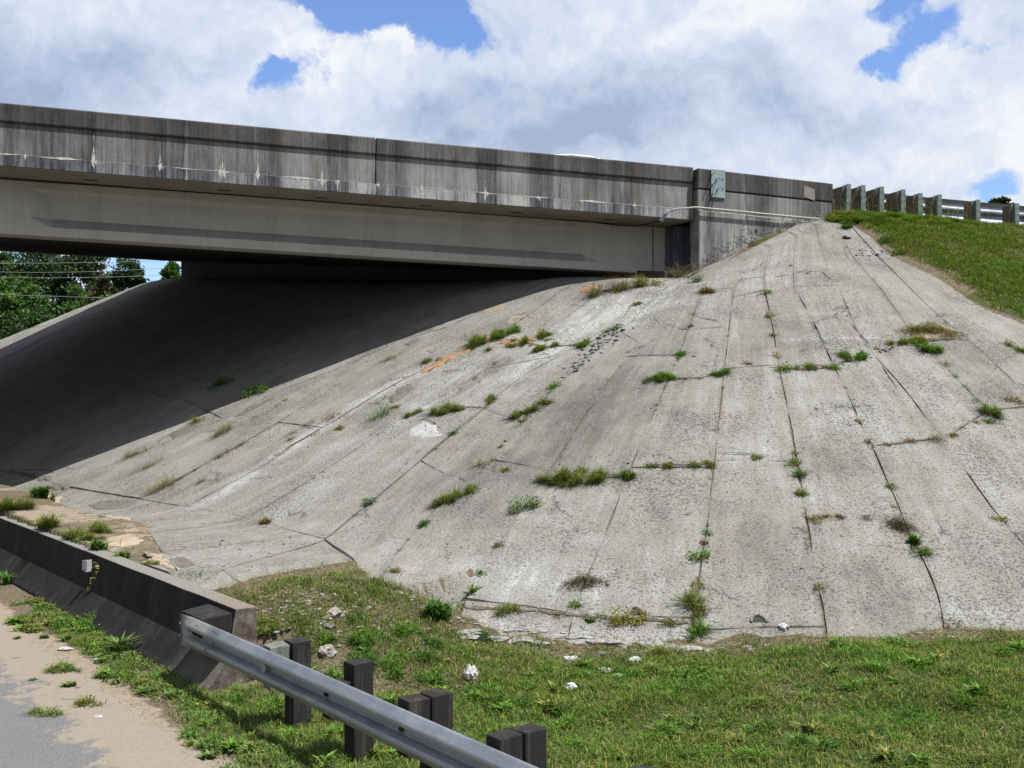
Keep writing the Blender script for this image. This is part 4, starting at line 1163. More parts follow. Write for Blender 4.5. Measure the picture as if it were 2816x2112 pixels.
# conduit
def wpt(px, py, w):
    u, z = bpx(px, py, w); return bpt(u, w, z)
mb = MB(); mb.tube([wpt(1828, 592, 0.12), wpt(1838, 583, 0.14), wpt(1848, 578, 0.18), wpt(1863, 574, 0.24), wpt(1885, 573, 0.30), wpt(1913, 570, 0.34), wpt(1925, 571, 0.34), wpt(2010, 579, 0.34), wpt(2130, 591, 0.34), wpt(2252, 602, 0.34)], 0.021, 10)
mb.build('conduit_pipe', M_PIPE, bridge, smooth=True)
mb = MB(); mb.tube([wpt(1830, 589, 0.10), wpt(1818, 608, 0.02)], [0.034, 0.05], 10); mb.tube([wpt(1831, 587, 0.105), wpt(1829, 591, 0.09)], 0.05, 10)
mb.build('conduit_fitting', M_BLUESTEEL, bridge, smooth=False)
mb = MB(); mb.tube([wpt(1818, 608, 0.02), wpt(1800, 611, -0.3), wpt(1775, 618, -0.6), wpt(1750, 622, -0.9), wpt(1700, 620, -1.18), wpt(1600, 607, -1.19), wpt(1400, 588, -1.19), wpt(1000, 562, -1.19), wpt(500, 526, -1.19), wpt(-200, 478, -1.19)], 0.014, 6)
mb.build('cable', M_DARKGAP, bridge)
for px in (1960, 2060, 2160):
    u, z = bpx(px, 571 + (px - 1913) * 0.094, 0.34)
    mb = MB(); mb.tube([bpt(u, WF, z), bpt(u, 0.375, z)], 0.014, 6); mb.build('conduit_clamp', M_PIPE, bridge)

# ------------------------------------------------------------------ W-beam rails
def wprof(n3=False):
    """(outwards, z) polyline of a corrugated beam, 0 = front crest"""
    H = 0.312
    return [(0.062, H), (0.050, H - 0.006), (0.040, H - 0.018), (0.006, H - 0.060), (0.0, H - 0.072), (0.0, H - 0.092), (0.006, H - 0.104), (0.070, H - 0.128), (0.082, H - 0.142),
            (0.082, H - 0.170), (0.070, H - 0.184), (0.006, H - 0.208), (0.0, H - 0.220), (0.0, H - 0.240), (0.006, H - 0.252), (0.040, H - 0.294), (0.050, H - 0.306), (0.062, H - 0.312)]
def beam(path_fn, sts, name, mat, parent, prof=None, th=0.004, flat_to=None):
    prof = prof or wprof()
    V, Fc, UVs = [], [], []
    k = len(prof)
    for i, st in enumerate(sts):
        for j, (o_, z_) in enumerate(prof):
            V.append(path_fn(st, o_, z_)); UVs.append((st, z_))
        for j, (o_, z_) in enumerate(prof):
            V.append(path_fn(st, o_ + th, z_)); UVs.append((st, z_))
    kk = 2 * k
    for i in range(len(sts) - 1):
        for j in range(k - 1):
            a = i * kk + j; b = (i + 1) * kk + j
            Fc.append([a, b, b + 1, a + 1]); Fc.append([a + k, a + k + 1, b + k + 1, b + k])
        for j in (0, k - 1):
            a = i * kk + j; b = (i + 1) * kk + j
            Fc.append([a, a + k, b + k, b])
    for i in (0, len(sts) - 1):
        for j in range(k - 1):
            a = i * kk + j; Fc.append([a, a + 1, a + k + 1, a + k])
    me = mesh_np(name, np.array(V), Fc, uv=np.array(UVs), smooth=False)
    bm = bmesh.new(); bm.from_mesh(me); bmesh.ops.recalc_face_normals(bm, faces=bm.faces); bm.to_mesh(me); bm.free()
    return link(name, me, mat, parent)

def mat_rail():
    m, t = new_mat('galvanised_rail', 0.42, 0.75, 0.5)
    P = pos(t)
    uv = t.new('ShaderNodeUVMap', uv_map='UVMap').outputs[0]
    n = t.noise(P, 2.2, 6, 0.7); n2 = t.noise(t.scalev(uv, (3, 60, 1)), 1.0, 5, 0.75); n3 = t.noise(P, 60, 3, 0.7)
    v = t.math('ADD', t.math('MULTIPLY', n, 0.5), t.math('MULTIPLY', n2, 0.5))
    col = t.ramp(v, [(0.3, (0.17, 0.185, 0.21)), (0.5, (0.24, 0.26, 0.29)), (0.7, (0.32, 0.34, 0.375))])
    sc = t.smooth(t.noise(t.scalev(uv, (1.2, 25, 1)), 1.0, 6, 0.8), 0.64, 0.72)
    col = t.mix(t.math('MULTIPLY', sc, 0.5), col, (0.09, 0.09, 0.092))
    t.put(t.b.inputs['Base Color'], col)
    t.put(t.b.inputs['Roughness'], t.ramp(n, [(0.3, 0.38), (0.7, 0.6)]))
    bump(t, t.math('ADD', n3, t.math('MULTIPLY', n, 2.0)), 0.12, 0.004)
    return m
M_RAIL = mat_rail()

def mat_oldwood(name, c0, c1, c2):
    m, t = new_mat(name, 0.9, spec=0.2)
    P = pos(t)
    g = t.noise(t.scalev(P, (38, 38, 1.6)), 1.0, 6, 0.75, 0.4)
    n = t.noise(t.scalev(P, (9, 9, 1.2)), 1.0, 4, 0.7)
    col = t.ramp(t.math('ADD', t.math('MULTIPLY', g, 0.5), t.math('MULTIPLY', n, 0.5)), [(0.36, c0), (0.52, c1), (0.66, c2)])
    t.put(t.b.inputs['Base Color'], col)
    bump(t, g, 0.7, 0.012)
    return m
M_WOODD = mat_oldwood('charred_wood', (0.014, 0.013, 0.013), (0.022, 0.02, 0.019), (0.075, 0.069, 0.062))
M_WOODG = mat_oldwood('silvered_wood', (0.07, 0.075, 0.067), (0.15, 0.157, 0.14), (0.25, 0.26, 0.23))

RC = 4.03
grail = empty('guardrail', (*xy(4.3, 7.0), 0), 'galvanised steel guardrail on dark timber posts beside the lower road', 'guardrail')
def rail_path(s, o_, z_):
    X, Y = xy(RC + o_, s)
    return (X, Y, 0.41 + z_ + 0.0)
def s_at(px, c):
    Y = 3706.0 * c / (px + 900.0)
    X = (px - CX) / F * Y
    return float(DR[0] * X + DR[1] * Y)
sT = s_at(486, RC)
beam(rail_path, [sT - 0.22] + list(np.arange(sT - 1.0, -6, -1.0)), 'rail', M_RAIL, grail)
# flattened terminal connector
def conn_path(s, o_, z_):
    k = ss(sT - 0.28, sT - 0.06, s)
    X, Y = xy(RC + o_ * (1 - k) + 0.045 * k - 0.006, s)
    return (X, Y, 0.41 + 0.156 + (z_ - 0.156) * (1 + 0.02 * k))
beam(conn_path, [sT - 0.75, sT - 0.30, sT - 0.24, sT - 0.18, sT - 0.12, sT - 0.06, sT], 'end_shoe', mat_simple('end_shoe_steel', (0.20, 0.21, 0.205), (0.29, 0.30, 0.295), 6, 0.5, 0.3, 0.002), grail)
for ds, dz in ((-0.03, 0.06), (-0.03, -0.06)):
    mb = MB(); X, Y = xy(RC + 0.02, sT + ds); X2, Y2 = xy(RC + 0.045, sT + ds); mb.tube([(X, Y, 0.566 + dz), (X2, Y2, 0.566 + dz)], 0.014, 8); mb.build('bolt', M_RAIL, grail)
for ds, dz in ((-0.20, 0.02), (-0.29, 0.01)):
    mb = MB(); X, Y = xy(RC + 0.050, sT + ds); X2, Y2 = xy(RC + 0.082, sT + ds); mb.tube([(X, Y, 0.566 + dz), (X2, Y2, 0.566 + dz)], 0.017, 8); mb.build('bolt_hole', M_DARKGAP, grail)
M_RUST = mat_simple('rust_spot', (0.22, 0.09, 0.05), (0.4, 0.2, 0.14), 20)
for ds in (-0.30, -0.48):
    mb = MB(); X, Y = xy(RC + 0.022, sT + ds); nx, ny = -NR[0] * 0.75, -NR[1] * 0.75
    mb.tube([(X, Y, 0.41 + 0.281), (X + nx * 0.004, Y + ny * 0.004, 0.41 + 0.2845)], 0.012, 8); mb.build('rust_spot', M_RUST, grail)
# post stations: (px of post, px of block, top z, post look, block look, washer)
posts = [(799, 740, 0.76, 'd', 'g', 0), (965, 950, 0.79, 'd', None, 1), (1175, 1118, 0.775, 'd', 'd', 1), (1425, 1365, 0.78, 'd', 'd', 1), (1745, 1650, 0.80, 'd', 'd', 1)]
sts = []
for i, (pp, pb, tz, a, b_, q) in enumerate(posts):
    Y = 3706 * 4.33 / (pp + 900); X = (pp - CX) / F * Y
    s_ = float(DR[0] * X + DR[1] * Y)
    sts.append(s_)
for s_ in (sts[-1] - 1.1, sts[-1] - 2.2, sts[-1] - 3.3, sts[-1] - 4.4, sts[-1] - 5.5):
    posts.append((0, 0, 0.78, 'd', 'd', 1)); sts.append(s_)
for i, s_ in enumerate(sts):
    rr = random.Random(i + 3)
    tz = posts[i][2]
    lean = rr.uniform(-0.02, 0.02)
    def pbox(c0, c1, ds, z0, z1, name, mat, shift=0.0):
        P = []
        for z in (z0, z1):
            for (c_, s2) in ((c0, s_ - ds), (c1, s_ - ds), (c1, s_ + ds), (c0, s_ + ds)):
                X, Y = xy(c_ + lean * z, s2 + shift); P.append((X, Y, z + (rr.uniform(-0.006, 0.006) if z == z1 else 0)))
        mb = MB(); mb.hexa(P); return mb.build(name, mat, grail, bevel=0.008)
    pbox(4.315, 4.50, 0.085, -0.4, tz, 'post', M_WOODD)
    if posts[i][4] == 'g':
        pbox(4.12, 4.31, 0.075, 0.36, tz - 0.015, 'spacer_block', M_WOODG, 0.03)['label'] = 'pale silvered spacer block'
    elif posts[i][4] == 'd':
        pbox(4.12, 4.31, 0.075, 0.36, tz - 0.005, 'spacer_block', M_WOODD, 0.01)
    else:
        pbox(4.12, 4.31, 0.075, 0.36, 0.64, 'spacer_block', M_WOODD, 0.02)
    mb = MB(); X, Y = xy(RC + 0.060, s_); X2, Y2 = xy(RC + 0.084, s_)
    if i in (0, 3):
        X, Y = xy(RC + 0.035, s_); mb.tube([(X, Y, 0.566), (X2, Y2, 0.566)], 0.047, 14)
        mb.build('washer', mat_simple('washer_steel', (0.24, 0.245, 0.23), (0.34, 0.345, 0.33), 12, 0.6, 0.3), grail)
    else:
        mb.tube([(X, Y, 0.566), (X2, Y2, 0.566)], 0.019, 8); mb.build('bolt', M_DARKGAP, grail)
# stamped slot row on the upper face near the splice
for k in range(3):
    mb = MB(); ds = -0.86 - 0.07 * k; X, Y = xy(RC + 0.022, sT + ds)
    mb.box((X, Y, 0.41 + 0.2835), 0.012, 0.02, 0.004, ax=(DR[0], DR[1], 0)); mb.build('slot', M_DARKGAP, grail)

# ------------------------------------------------------------------ jersey barrier
def mat_barrier():
    m, t = new_mat('blackened_concrete', 0.93, spec=0.2)
    P = pos(t)
    g = t.new('ShaderNodeNewGeometry'); sn = t.new('ShaderNodeSeparateXYZ'); t.put(sn.inputs[0], g.outputs['True Normal'])
    sp = t.new('ShaderNodeSeparateXYZ'); t.put(sp.inputs[0], P)
    s_ = t.math('ADD', t.math('MULTIPLY', sp.outputs[0], float(DR[0])), t.math('MULTIPLY', sp.outputs[1], float(DR[1])))
    cmb = t.new('ShaderNodeCombineXYZ'); t.put(cmb.inputs[0], s_); t.put(cmb.inputs[1], sp.outputs[2])
    st = t.noise(t.scalev(cmb.outputs[0], (5, 0.5, 1)), 1.0, 5, 0.65); n = t.noise(P, 3.5, 6, 0.7); f = t.noise(P, 45, 4, 0.75)
    scr = t.noise(t.scalev(cmb.outputs[0], (22, 6, 1)), 1.0, 4, 0.8, 0.5)
    v = t.math('ADD', t.math('MULTIPLY', st, 0.5), t.math('MULTIPLY', n, 0.5))
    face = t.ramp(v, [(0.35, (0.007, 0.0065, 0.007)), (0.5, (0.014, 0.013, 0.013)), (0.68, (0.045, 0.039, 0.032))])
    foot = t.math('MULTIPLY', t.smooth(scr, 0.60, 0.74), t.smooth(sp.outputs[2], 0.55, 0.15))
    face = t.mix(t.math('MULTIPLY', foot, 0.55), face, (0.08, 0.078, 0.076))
    # the flared foot turns pale brownish towards the rail end
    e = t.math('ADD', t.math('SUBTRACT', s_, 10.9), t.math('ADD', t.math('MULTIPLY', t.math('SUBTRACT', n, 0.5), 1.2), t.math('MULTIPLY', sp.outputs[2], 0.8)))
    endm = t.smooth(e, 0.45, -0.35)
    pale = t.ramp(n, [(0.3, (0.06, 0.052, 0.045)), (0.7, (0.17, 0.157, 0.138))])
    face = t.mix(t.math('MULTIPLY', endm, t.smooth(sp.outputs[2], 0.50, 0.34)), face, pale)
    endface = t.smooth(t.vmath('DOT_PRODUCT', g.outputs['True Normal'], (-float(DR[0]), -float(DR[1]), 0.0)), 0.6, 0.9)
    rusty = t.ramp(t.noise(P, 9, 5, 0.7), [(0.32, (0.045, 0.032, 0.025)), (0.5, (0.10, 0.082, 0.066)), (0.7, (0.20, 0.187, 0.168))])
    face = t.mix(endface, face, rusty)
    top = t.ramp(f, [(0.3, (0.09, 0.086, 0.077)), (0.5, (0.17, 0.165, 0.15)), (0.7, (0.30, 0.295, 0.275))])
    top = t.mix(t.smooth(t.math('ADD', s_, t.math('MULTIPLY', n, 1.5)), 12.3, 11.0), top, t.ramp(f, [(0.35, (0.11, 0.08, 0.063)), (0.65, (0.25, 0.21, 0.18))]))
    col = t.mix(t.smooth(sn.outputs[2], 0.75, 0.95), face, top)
    t.put(t.b.inputs['Base Color'], col)
    bump(t, t.math('ADD', f, t.math('MULTIPLY', n, 0.7)), 0.5, 0.015)
    return m
SE = 10.06
bar = empty('concrete_barrier', (*xy(4.5, 20), 0), 'low blackened concrete roadside barrier running under the overpass', 'barrier')
def sweep_cs(prof, stations, name, mat, parent, zjit=0.0, bevel=0.0):
    V, Fc = [], []; k = len(prof); r = np.random.default_rng(2)
    for s_ in stations:
        dj = r.uniform(-1, 1) * zjit
        for (c_, z_) in prof:
            X, Y = xy(c_, s_); V.append((X, Y, z_ + (dj if z_ > 0.7 else 0)))
    n = len(stations) - 1
    for i in range(n):
        for j in range(k):
            j2 = (j + 1) % k; Fc.append([i * k + j, i * k + j2, (i + 1) * k + j2, (i + 1) * k + j])
    Fc.append(list(range(k))[::-1]); Fc.append([n * k + j for j in range(k)])
    me = mesh_np(name, np.array(V), Fc)
    bm = bmesh.new(); bm.from_mesh(me); bmesh.ops.recalc_face_normals(bm, faces=bm.faces); bm.to_mesh(me); bm.free()
    o = link(name, me, mat, parent)
    if bevel:
        m = o.modifiers.new('bevel', 'BEVEL'); m.width = bevel; m.segments = 2; m.limit_method = 'ANGLE'; m.angle_limit = math.radians(30)
    return o
M_BARR = mat_barrier()
prof = [(4.13, -0.3), (4.13, 0.03), (4.18, 0.08), (4.36, 0.33), (4.445, 0.80), (4.67, 0.80), (4.69, -0.3)]
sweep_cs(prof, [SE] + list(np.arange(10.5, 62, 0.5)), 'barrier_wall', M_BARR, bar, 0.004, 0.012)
# grey timber packing between rail and barrier
sa, sb = s_at(486, 4.3) + 0.05, SE + 0.0
P = []
for z in (0.42, 0.757):
    for (c_, s2) in ((4.10, sb + 0.02), (4.42, sb + 0.02), (4.42, sT + 0.12), (4.10, sT + 0.05)):
        X, Y = xy(c_, s2); P.append((X, Y, z - (0.0 if c_ > 4.3 else 0.02 * (z > 0.5))))
mb = MB(); mb.hexa(P); mb.build('packing_timber', M_WOODD, grail, bevel=0.006)
# delineator on the barrier face
def on_bar(px, py, c=4.40):
    Y = 3706.0 * c / (px + 900.0); return ((px - CX) / F * Y, Y, CAMZ + (CY - py) / F * Y)
p0 = Vector(on_bar(243, 1556, 4.37))
refl = empty('delineator', p0, 'small white reflector bracket fixed to the dark barrier face', 'reflector')
mb = MB(); mb.box(p0, 0.008, 0.09, 0.16, ax=(DR[0], DR[1], 0)); mb.build('bracket', mat_simple('reflector_bracket', (0.3, 0.3, 0.29), (0.42, 0.42, 0.4), 8, 0.5), refl)
mb = MB(); mb.box(p0 + Vector((-NR[0] * .05, -NR[1] * .05, 0.01)) , 0.07, 0.006, 0.14, ax=(DR[0] * .6 - NR[0] * .5, DR[1] * .6 - NR[1] * .5, 0)); mb.build('reflector_face', mat_simple('aged_white', (0.16, 0.16, 0.155), (0.3, 0.3, 0.29), 20), refl, bevel=0.01)

# ------------------------------------------------------------------ guardrail on the approach embankment
gr2 = empty('guardrail', bpt(6, -0.6, 7.2), 'grey steel guardrail on the grassy embankment beyond the parapet end', 'guardrail')
def zcrest(u): return 7.26 - 0.03 * (u - 3.88)
rear = [(2334, 506, 1.25), (2374, 509, 1.0), (2425, 513, 1.0), (2484, 521, 1.15), (2531, 531, 0.8), (2584, 535, 0.75), (2690, 549, 0.72), (2797, 559, 0.72)]
step = 106
pxs = [(a, b, c) for a, b, c in rear]
px_ = 2797 + step; py_ = 569
while px_ < 4200:
    pxs.append((px_, py_, 0.72)); px_ += step; py_ += 11
for i, (px, py, dl) in enumerate(pxs):
    w = 0.02
    u, zt = bpx(px, py, w)
    zg = float(terrain_fn(np.array([bpt(u, w, 0)[0]]), np.array([bpt(u, w, 0)[1]]), np.array([False]))[0]) - 0.3
    mb = MB()
    h = zt - zg; zm = (zt + zg) / 2
    for q in (0.0, -0.15):
        mb.box(bpt(u, w + q, zm), 0.125, 0.012, h, ax=(UB[0], UB[1], 0))
    mb.box(bpt(u, w - 0.075, zm), 0.01, 0.14, h, ax=(UB[0], UB[1], 0))
    po = mb.build('post', M_GREENSTEEL, gr2)
    for q in (0.14, 0.30, 0.47):
        for e in (-0.035, 0.035):
            b = MB(); b.tube([bpt(u + e, w + 0.004, zt - q), bpt(u + e, w + 0.016, zt - q)], 0.009, 6)
            bo = b.build('bolt', M_DARKGAP, gr2)
    mb = MB(); D_ = 0.36 * dl
    mb.box(bpt(u - 0.02, w - 0.16 - D_ / 2, zt - 0.02 - 0.36), 0.15, D_, 0.70, ax=(UB[0], UB[1], 0))
    mb.build('spacer_block', M_BROWNWOOD, gr2, bevel=0.006)
uR0 = bpx(2300, 520, -0.5)[0]; uR1 = bpx(4200, 560, -0.5)[0]
def rear_path(off):
    def f(u, o_, z_):
        zb_ = bpx(2640, 549, -0.6)[1] - 0.52
        uu = bpx(2640, 549, -0.6)[0]
        return bpt(u, -0.62 + (o_ - 0.08), zb_ + z_ * 1.55 + 0.03 - 0.0262 * (u - uu))
    return f
beam(rear_path(0), list(np.arange(uR0 + 0.1, uR1, 0.5)), 'rail', M_RAIL, gr2)
# ------------------------------------------------------------------ vegetation
GREENS = {
 'lawn':  [(0.065, 0.11, 0.018), (0.10, 0.15, 0.028), (0.15, 0.18, 0.045), (0.22, 0.19, 0.08), (0.05, 0.09, 0.02)],
 'fresh': [(0.09, 0.17, 0.03), (0.13, 0.22, 0.05), (0.07, 0.13, 0.025)],
 'dark':  [(0.035, 0.08, 0.018), (0.05, 0.11, 0.025), (0.08, 0.14, 0.04)],
 'mixed': [(0.09, 0.13, 0.03), (0.16, 0.17, 0.06), (0.24, 0.19, 0.10), (0.11, 0.16, 0.04)],
 'dry':   [(0.26, 0.18, 0.10), (0.19, 0.125, 0.075), (0.34, 0.26, 0.16), (0.14, 0.14, 0.05)],
 'red':   [(0.21, 0.075, 0.05), (0.16, 0.09, 0.055), (0.26, 0.14, 0.09), (0.10, 0.12, 0.04)],
 'purple':[(0.15, 0.11, 0.105), (0.11, 0.085, 0.08), (0.21, 0.165, 0.15)],
 'grey':  [(0.10, 0.15, 0.06), (0.15, 0.20, 0.09), (0.08, 0.12, 0.045)],
 'thatch':[(0.16, 0.125, 0.095), (0.24, 0.19, 0.145), (0.10, 0.08, 0.06), (0.31, 0.26, 0.20)],
 'orange':[(0.30, 0.20, 0.06), (0.20, 0.18, 0.05), (0.13, 0.16, 0.04)]}

def blades(P, h, w, lean, col, spread_dir=None, droop=0.5, r=rng):
    """P (n,3) roots; h, w, lean arrays; col (n,3). returns V, tris, colours"""
    n = len(P)
    a = r.uniform(0, 2 * math.pi, n) if spread_dir is None else spread_dir
    L = np.c_[np.cos(a), np.sin(a)]
    fa = a + r.uniform(0.9, 2.2, n)
    W = np.c_[np.cos(fa), np.sin(fa)] * (w / 2)[:, None]
    m = P.copy(); m[:, :2] += L * (lean * h * 0.35)[:, None]; m[:, 2] += h * (0.62 - 0.12 * lean)
    tip = P.copy(); tip[:, :2] += L * (lean * h)[:, None]; tip[:, 2] += h * (1.0 - droop * np.clip(lean, 0, 1.3) * 0.7)
    b0 = P.copy(); b0[:, :2] -= W * 0.6; b1 = P.copy(); b1[:, :2] += W * 0.6
    m0 = m.copy(); m0[:, :2] -= W; m1 = m.copy(); m1[:, :2] += W
    V = np.stack([b0, b1, m0, m1, tip], 1).reshape(-1, 3)
    i = np.arange(n)[:, None] * 5
    T = np.concatenate([i + [0, 1, 3], i + [0, 3, 2], i + [2, 3, 4]], 0)
    C = np.repeat(col, 5, 0) * np.tile([[0.7], [0.7], [1.0], [1.0], [1.15]], (n, 1))
    return V, T, C

def leaves(P, size, col, r=rng, flat=0.5):
    """small pointed leaves (two triangles each) at P with random facing"""
    n = len(P)
    d = r.normal(size=(n, 3)); d[:, 2] = np.abs(d[:, 2]) * flat; d /= np.linalg.norm(d, axis=1)[:, None]
    e = r.normal(size=(n, 3)); e[:, 2] *= 0.6; e -= d * (e * d).sum(1)[:, None]; e /= np.linalg.norm(e, axis=1)[:, None] + 1e-9
    s = size[:, None]
    V = np.stack([P, P + d * s * 0.5 + e * s * 0.28, P + d * s, P + d * s * 0.5 - e * s * 0.28], 1).reshape(-1, 3)
    i = np.arange(n)[:, None] * 4
    T = np.concatenate([i + [0, 1, 2], i + [0, 2, 3]], 0)
    return V, T, np.repeat(col, 4, 0)

def pick(name, n, r, jit=0.2):
    g = np.array(GREENS[name]) * (1.06, 1.16, 0.76); c = g[r.integers(0, len(g), n)]
    return c * (1 + jit * r.normal(size=(n, 1))).clip(0.4, 1.8)

def cat(parts):
    Vs, Ts, Cs, b = [], [], [], 0
    for V, T, C in parts:
        Vs.append(V); Ts.append(T + b); Cs.append(C); b += len(V)
    return np.concatenate(Vs), np.concatenate(Ts), np.concatenate(Cs)

def veg(name, parts, parent=None, mat=None):
    V, T, C = cat(parts)
    return link(name, mesh_np(name, V, T, attrs={'col': C.clip(0, 1)}), mat or M_LEAF, parent)

def clump(root, w, h, style, seed, kind='grass', wy=None, axis=(1, 0)):
    """plant clump geometry: root 3D, w total width m, h height m"""
    r = np.random.default_rng(seed)
    wy = w if wy is None else wy
    ax = np.array(axis, float); ax /= np.linalg.norm(ax); ay = np.array([-ax[1], ax[0]])
    K = max(1, int((w + wy) / 0.10)) if w > 0.16 and kind in ('grass', 'bush', 'twig') else 1
    cen = r.uniform(-0.46, 0.46, (K, 2)); cen[0] *= 0.3
    kh = r.uniform(0.35, 1.15, K); kh[0] = 1.0
    def roots(n, spread=1.0):
        if K > 1:
            k = r.choice(K, n, p=kh / kh.sum())
            a = cen[k] + r.normal(size=(n, 2)) * np.array([min(0.3, 0.03 / max(w, .02)), min(0.3, 0.03 / max(wy, .02))])
            roots.h = kh[k]
        else:
            a = r.normal(size=(n, 2)) * 0.26 * spread; a = np.clip(a, -0.55, 0.55); roots.h = np.ones(n)
        q = a[:, :1] * w * ax + a[:, 1:] * wy * ay
        P = np.c_[root[0] + q[:, 0], root[1] + q[:, 1]]
        return np.c_[P, pave_or_ground(P[:, 0], P[:, 1])], a
    parts = []
    area = max(w * wy, 0.01)
    if kind == 'grass':
        n = int(np.clip(area * 9000, 40, 1500))
        P, a = roots(n)
        hh = h * 1.15 * r.uniform(0.35, 1.0, n) * roots.h
        hh *= 0.85 + 0.5 * fast_noise(P[:, 0], P[:, 1], 16, seed)
        parts.append(blades(P, hh, r.uniform(0.004, 0.010, n), r.uniform(0.1, 1.7, n), pick(style, n, r, 0.3), np.arctan2(a @ np.array([ax[1], ay[1]]), a @ np.array([ax[0], ay[0]])) + r.normal(size=n) * 1.2, r=r))
        m = n // 2
        Q = P[:m] + np.c_[r.normal(size=(m, 2)) * 0.02, hh[:m] * r.uniform(0.15, 0.8, m)]
        parts.append(leaves(Q, r.uniform(0.015, 0.035, m), pick(style, m, r, 0.3), r))
    elif kind == 'broad':
        n = int(np.clip(area * 900, 14, 160))
        P, a = roots(n, 0.4)
        hh = h * r.uniform(0.6, 1.15, n)
        parts.append(blades(P, hh, r.uniform(0.022, 0.045, n) * max(1, h / 0.25), r.uniform(0.3, 1.2, n), pick(style, n, r), r=r))
    elif kind == 'bush':
        ns = int(np.clip(area * 350, 10, 120))
        P, a = roots(ns, 0.8)
        hh = h * 1.1 * r.uniform(0.4, 1.0, ns) * roots.h
        parts.append(blades(P, hh, np.full(ns, 0.005), r.uniform(0.1, 0.9, ns), pick('dry' if style in ('dry', 'purple', 'red') else style, ns, r) * 0.7, r=r))
        nl = ns * 22
        k = r.integers(0, ns, nl); t = r.uniform(0.25, 1.05, nl)
        Q = P[k] + np.c_[r.normal(size=(nl, 2)) * 0.035 * (1 + 2 * h), hh[k] * t * 0.9]
        parts.append(leaves(Q, r.uniform(0.018, 0.04, nl), pick(style, nl, r), r))
    elif kind == 'twig':
        n = int(np.clip(area * 2600, 40, 700))
        P, a = roots(n)
        parts.append(blades(P, h * r.uniform(0.3, 1.1, n), r.uniform(0.003, 0.006, n), r.uniform(0.4, 1.8, n), pick(style, n, r), r=r))
        m = n // 3
        Q = P[:m] + np.c_[r.normal(size=(m, 2)) * w * 0.1, h * r.uniform(0.3, 0.9, m)]
        parts.append(leaves(Q, r.uniform(0.012, 0.025, m), pick(style, m, r), r))
    elif kind == 'mound':
        n = int(np.clip(area * 7000, 80, 3000))
        P, a = roots(n)
        q = np.exp(-(a ** 2).sum(1) / 0.10)
        P[:, 2] += h * q * r.uniform(0, 1, n)
        parts.append(blades(P, h * 0.45 * r.uniform(0.3, 1, n), r.uniform(0.004, 0.008, n), r.uniform(0.8, 2.2, n), pick(style, n, r), r=r))
    return parts

def pave_or_ground(X, Y):
    pv = paved(X, Y)
    c, s = cs(X, Y)
    zp = pave_fn(X, Y)
    return np.where(pv, np.maximum(zp - 0.02, terrain_fn(X, Y, pv) - 0.01), terrain_fn(X, Y, pv) - 0.01)
def scene_fn(X, Y):
    """visible surface: paving where paved, otherwise ground"""
    sh = np.shape(X); Xf = np.ravel(X); Yf = np.ravel(Y)
    pv = paved(Xf, Yf)
    tt = terrain_fn(Xf, Yf, pv)
    return np.where(pv, np.maximum(pave_fn(Xf, Yf), tt), tt).reshape(sh)
def spot(px, py):
    X, Y, Z = cast(scene_fn, [px], [py], 7.0, 60.0)
    return np.array([X[0], Y[0], Z[0]])

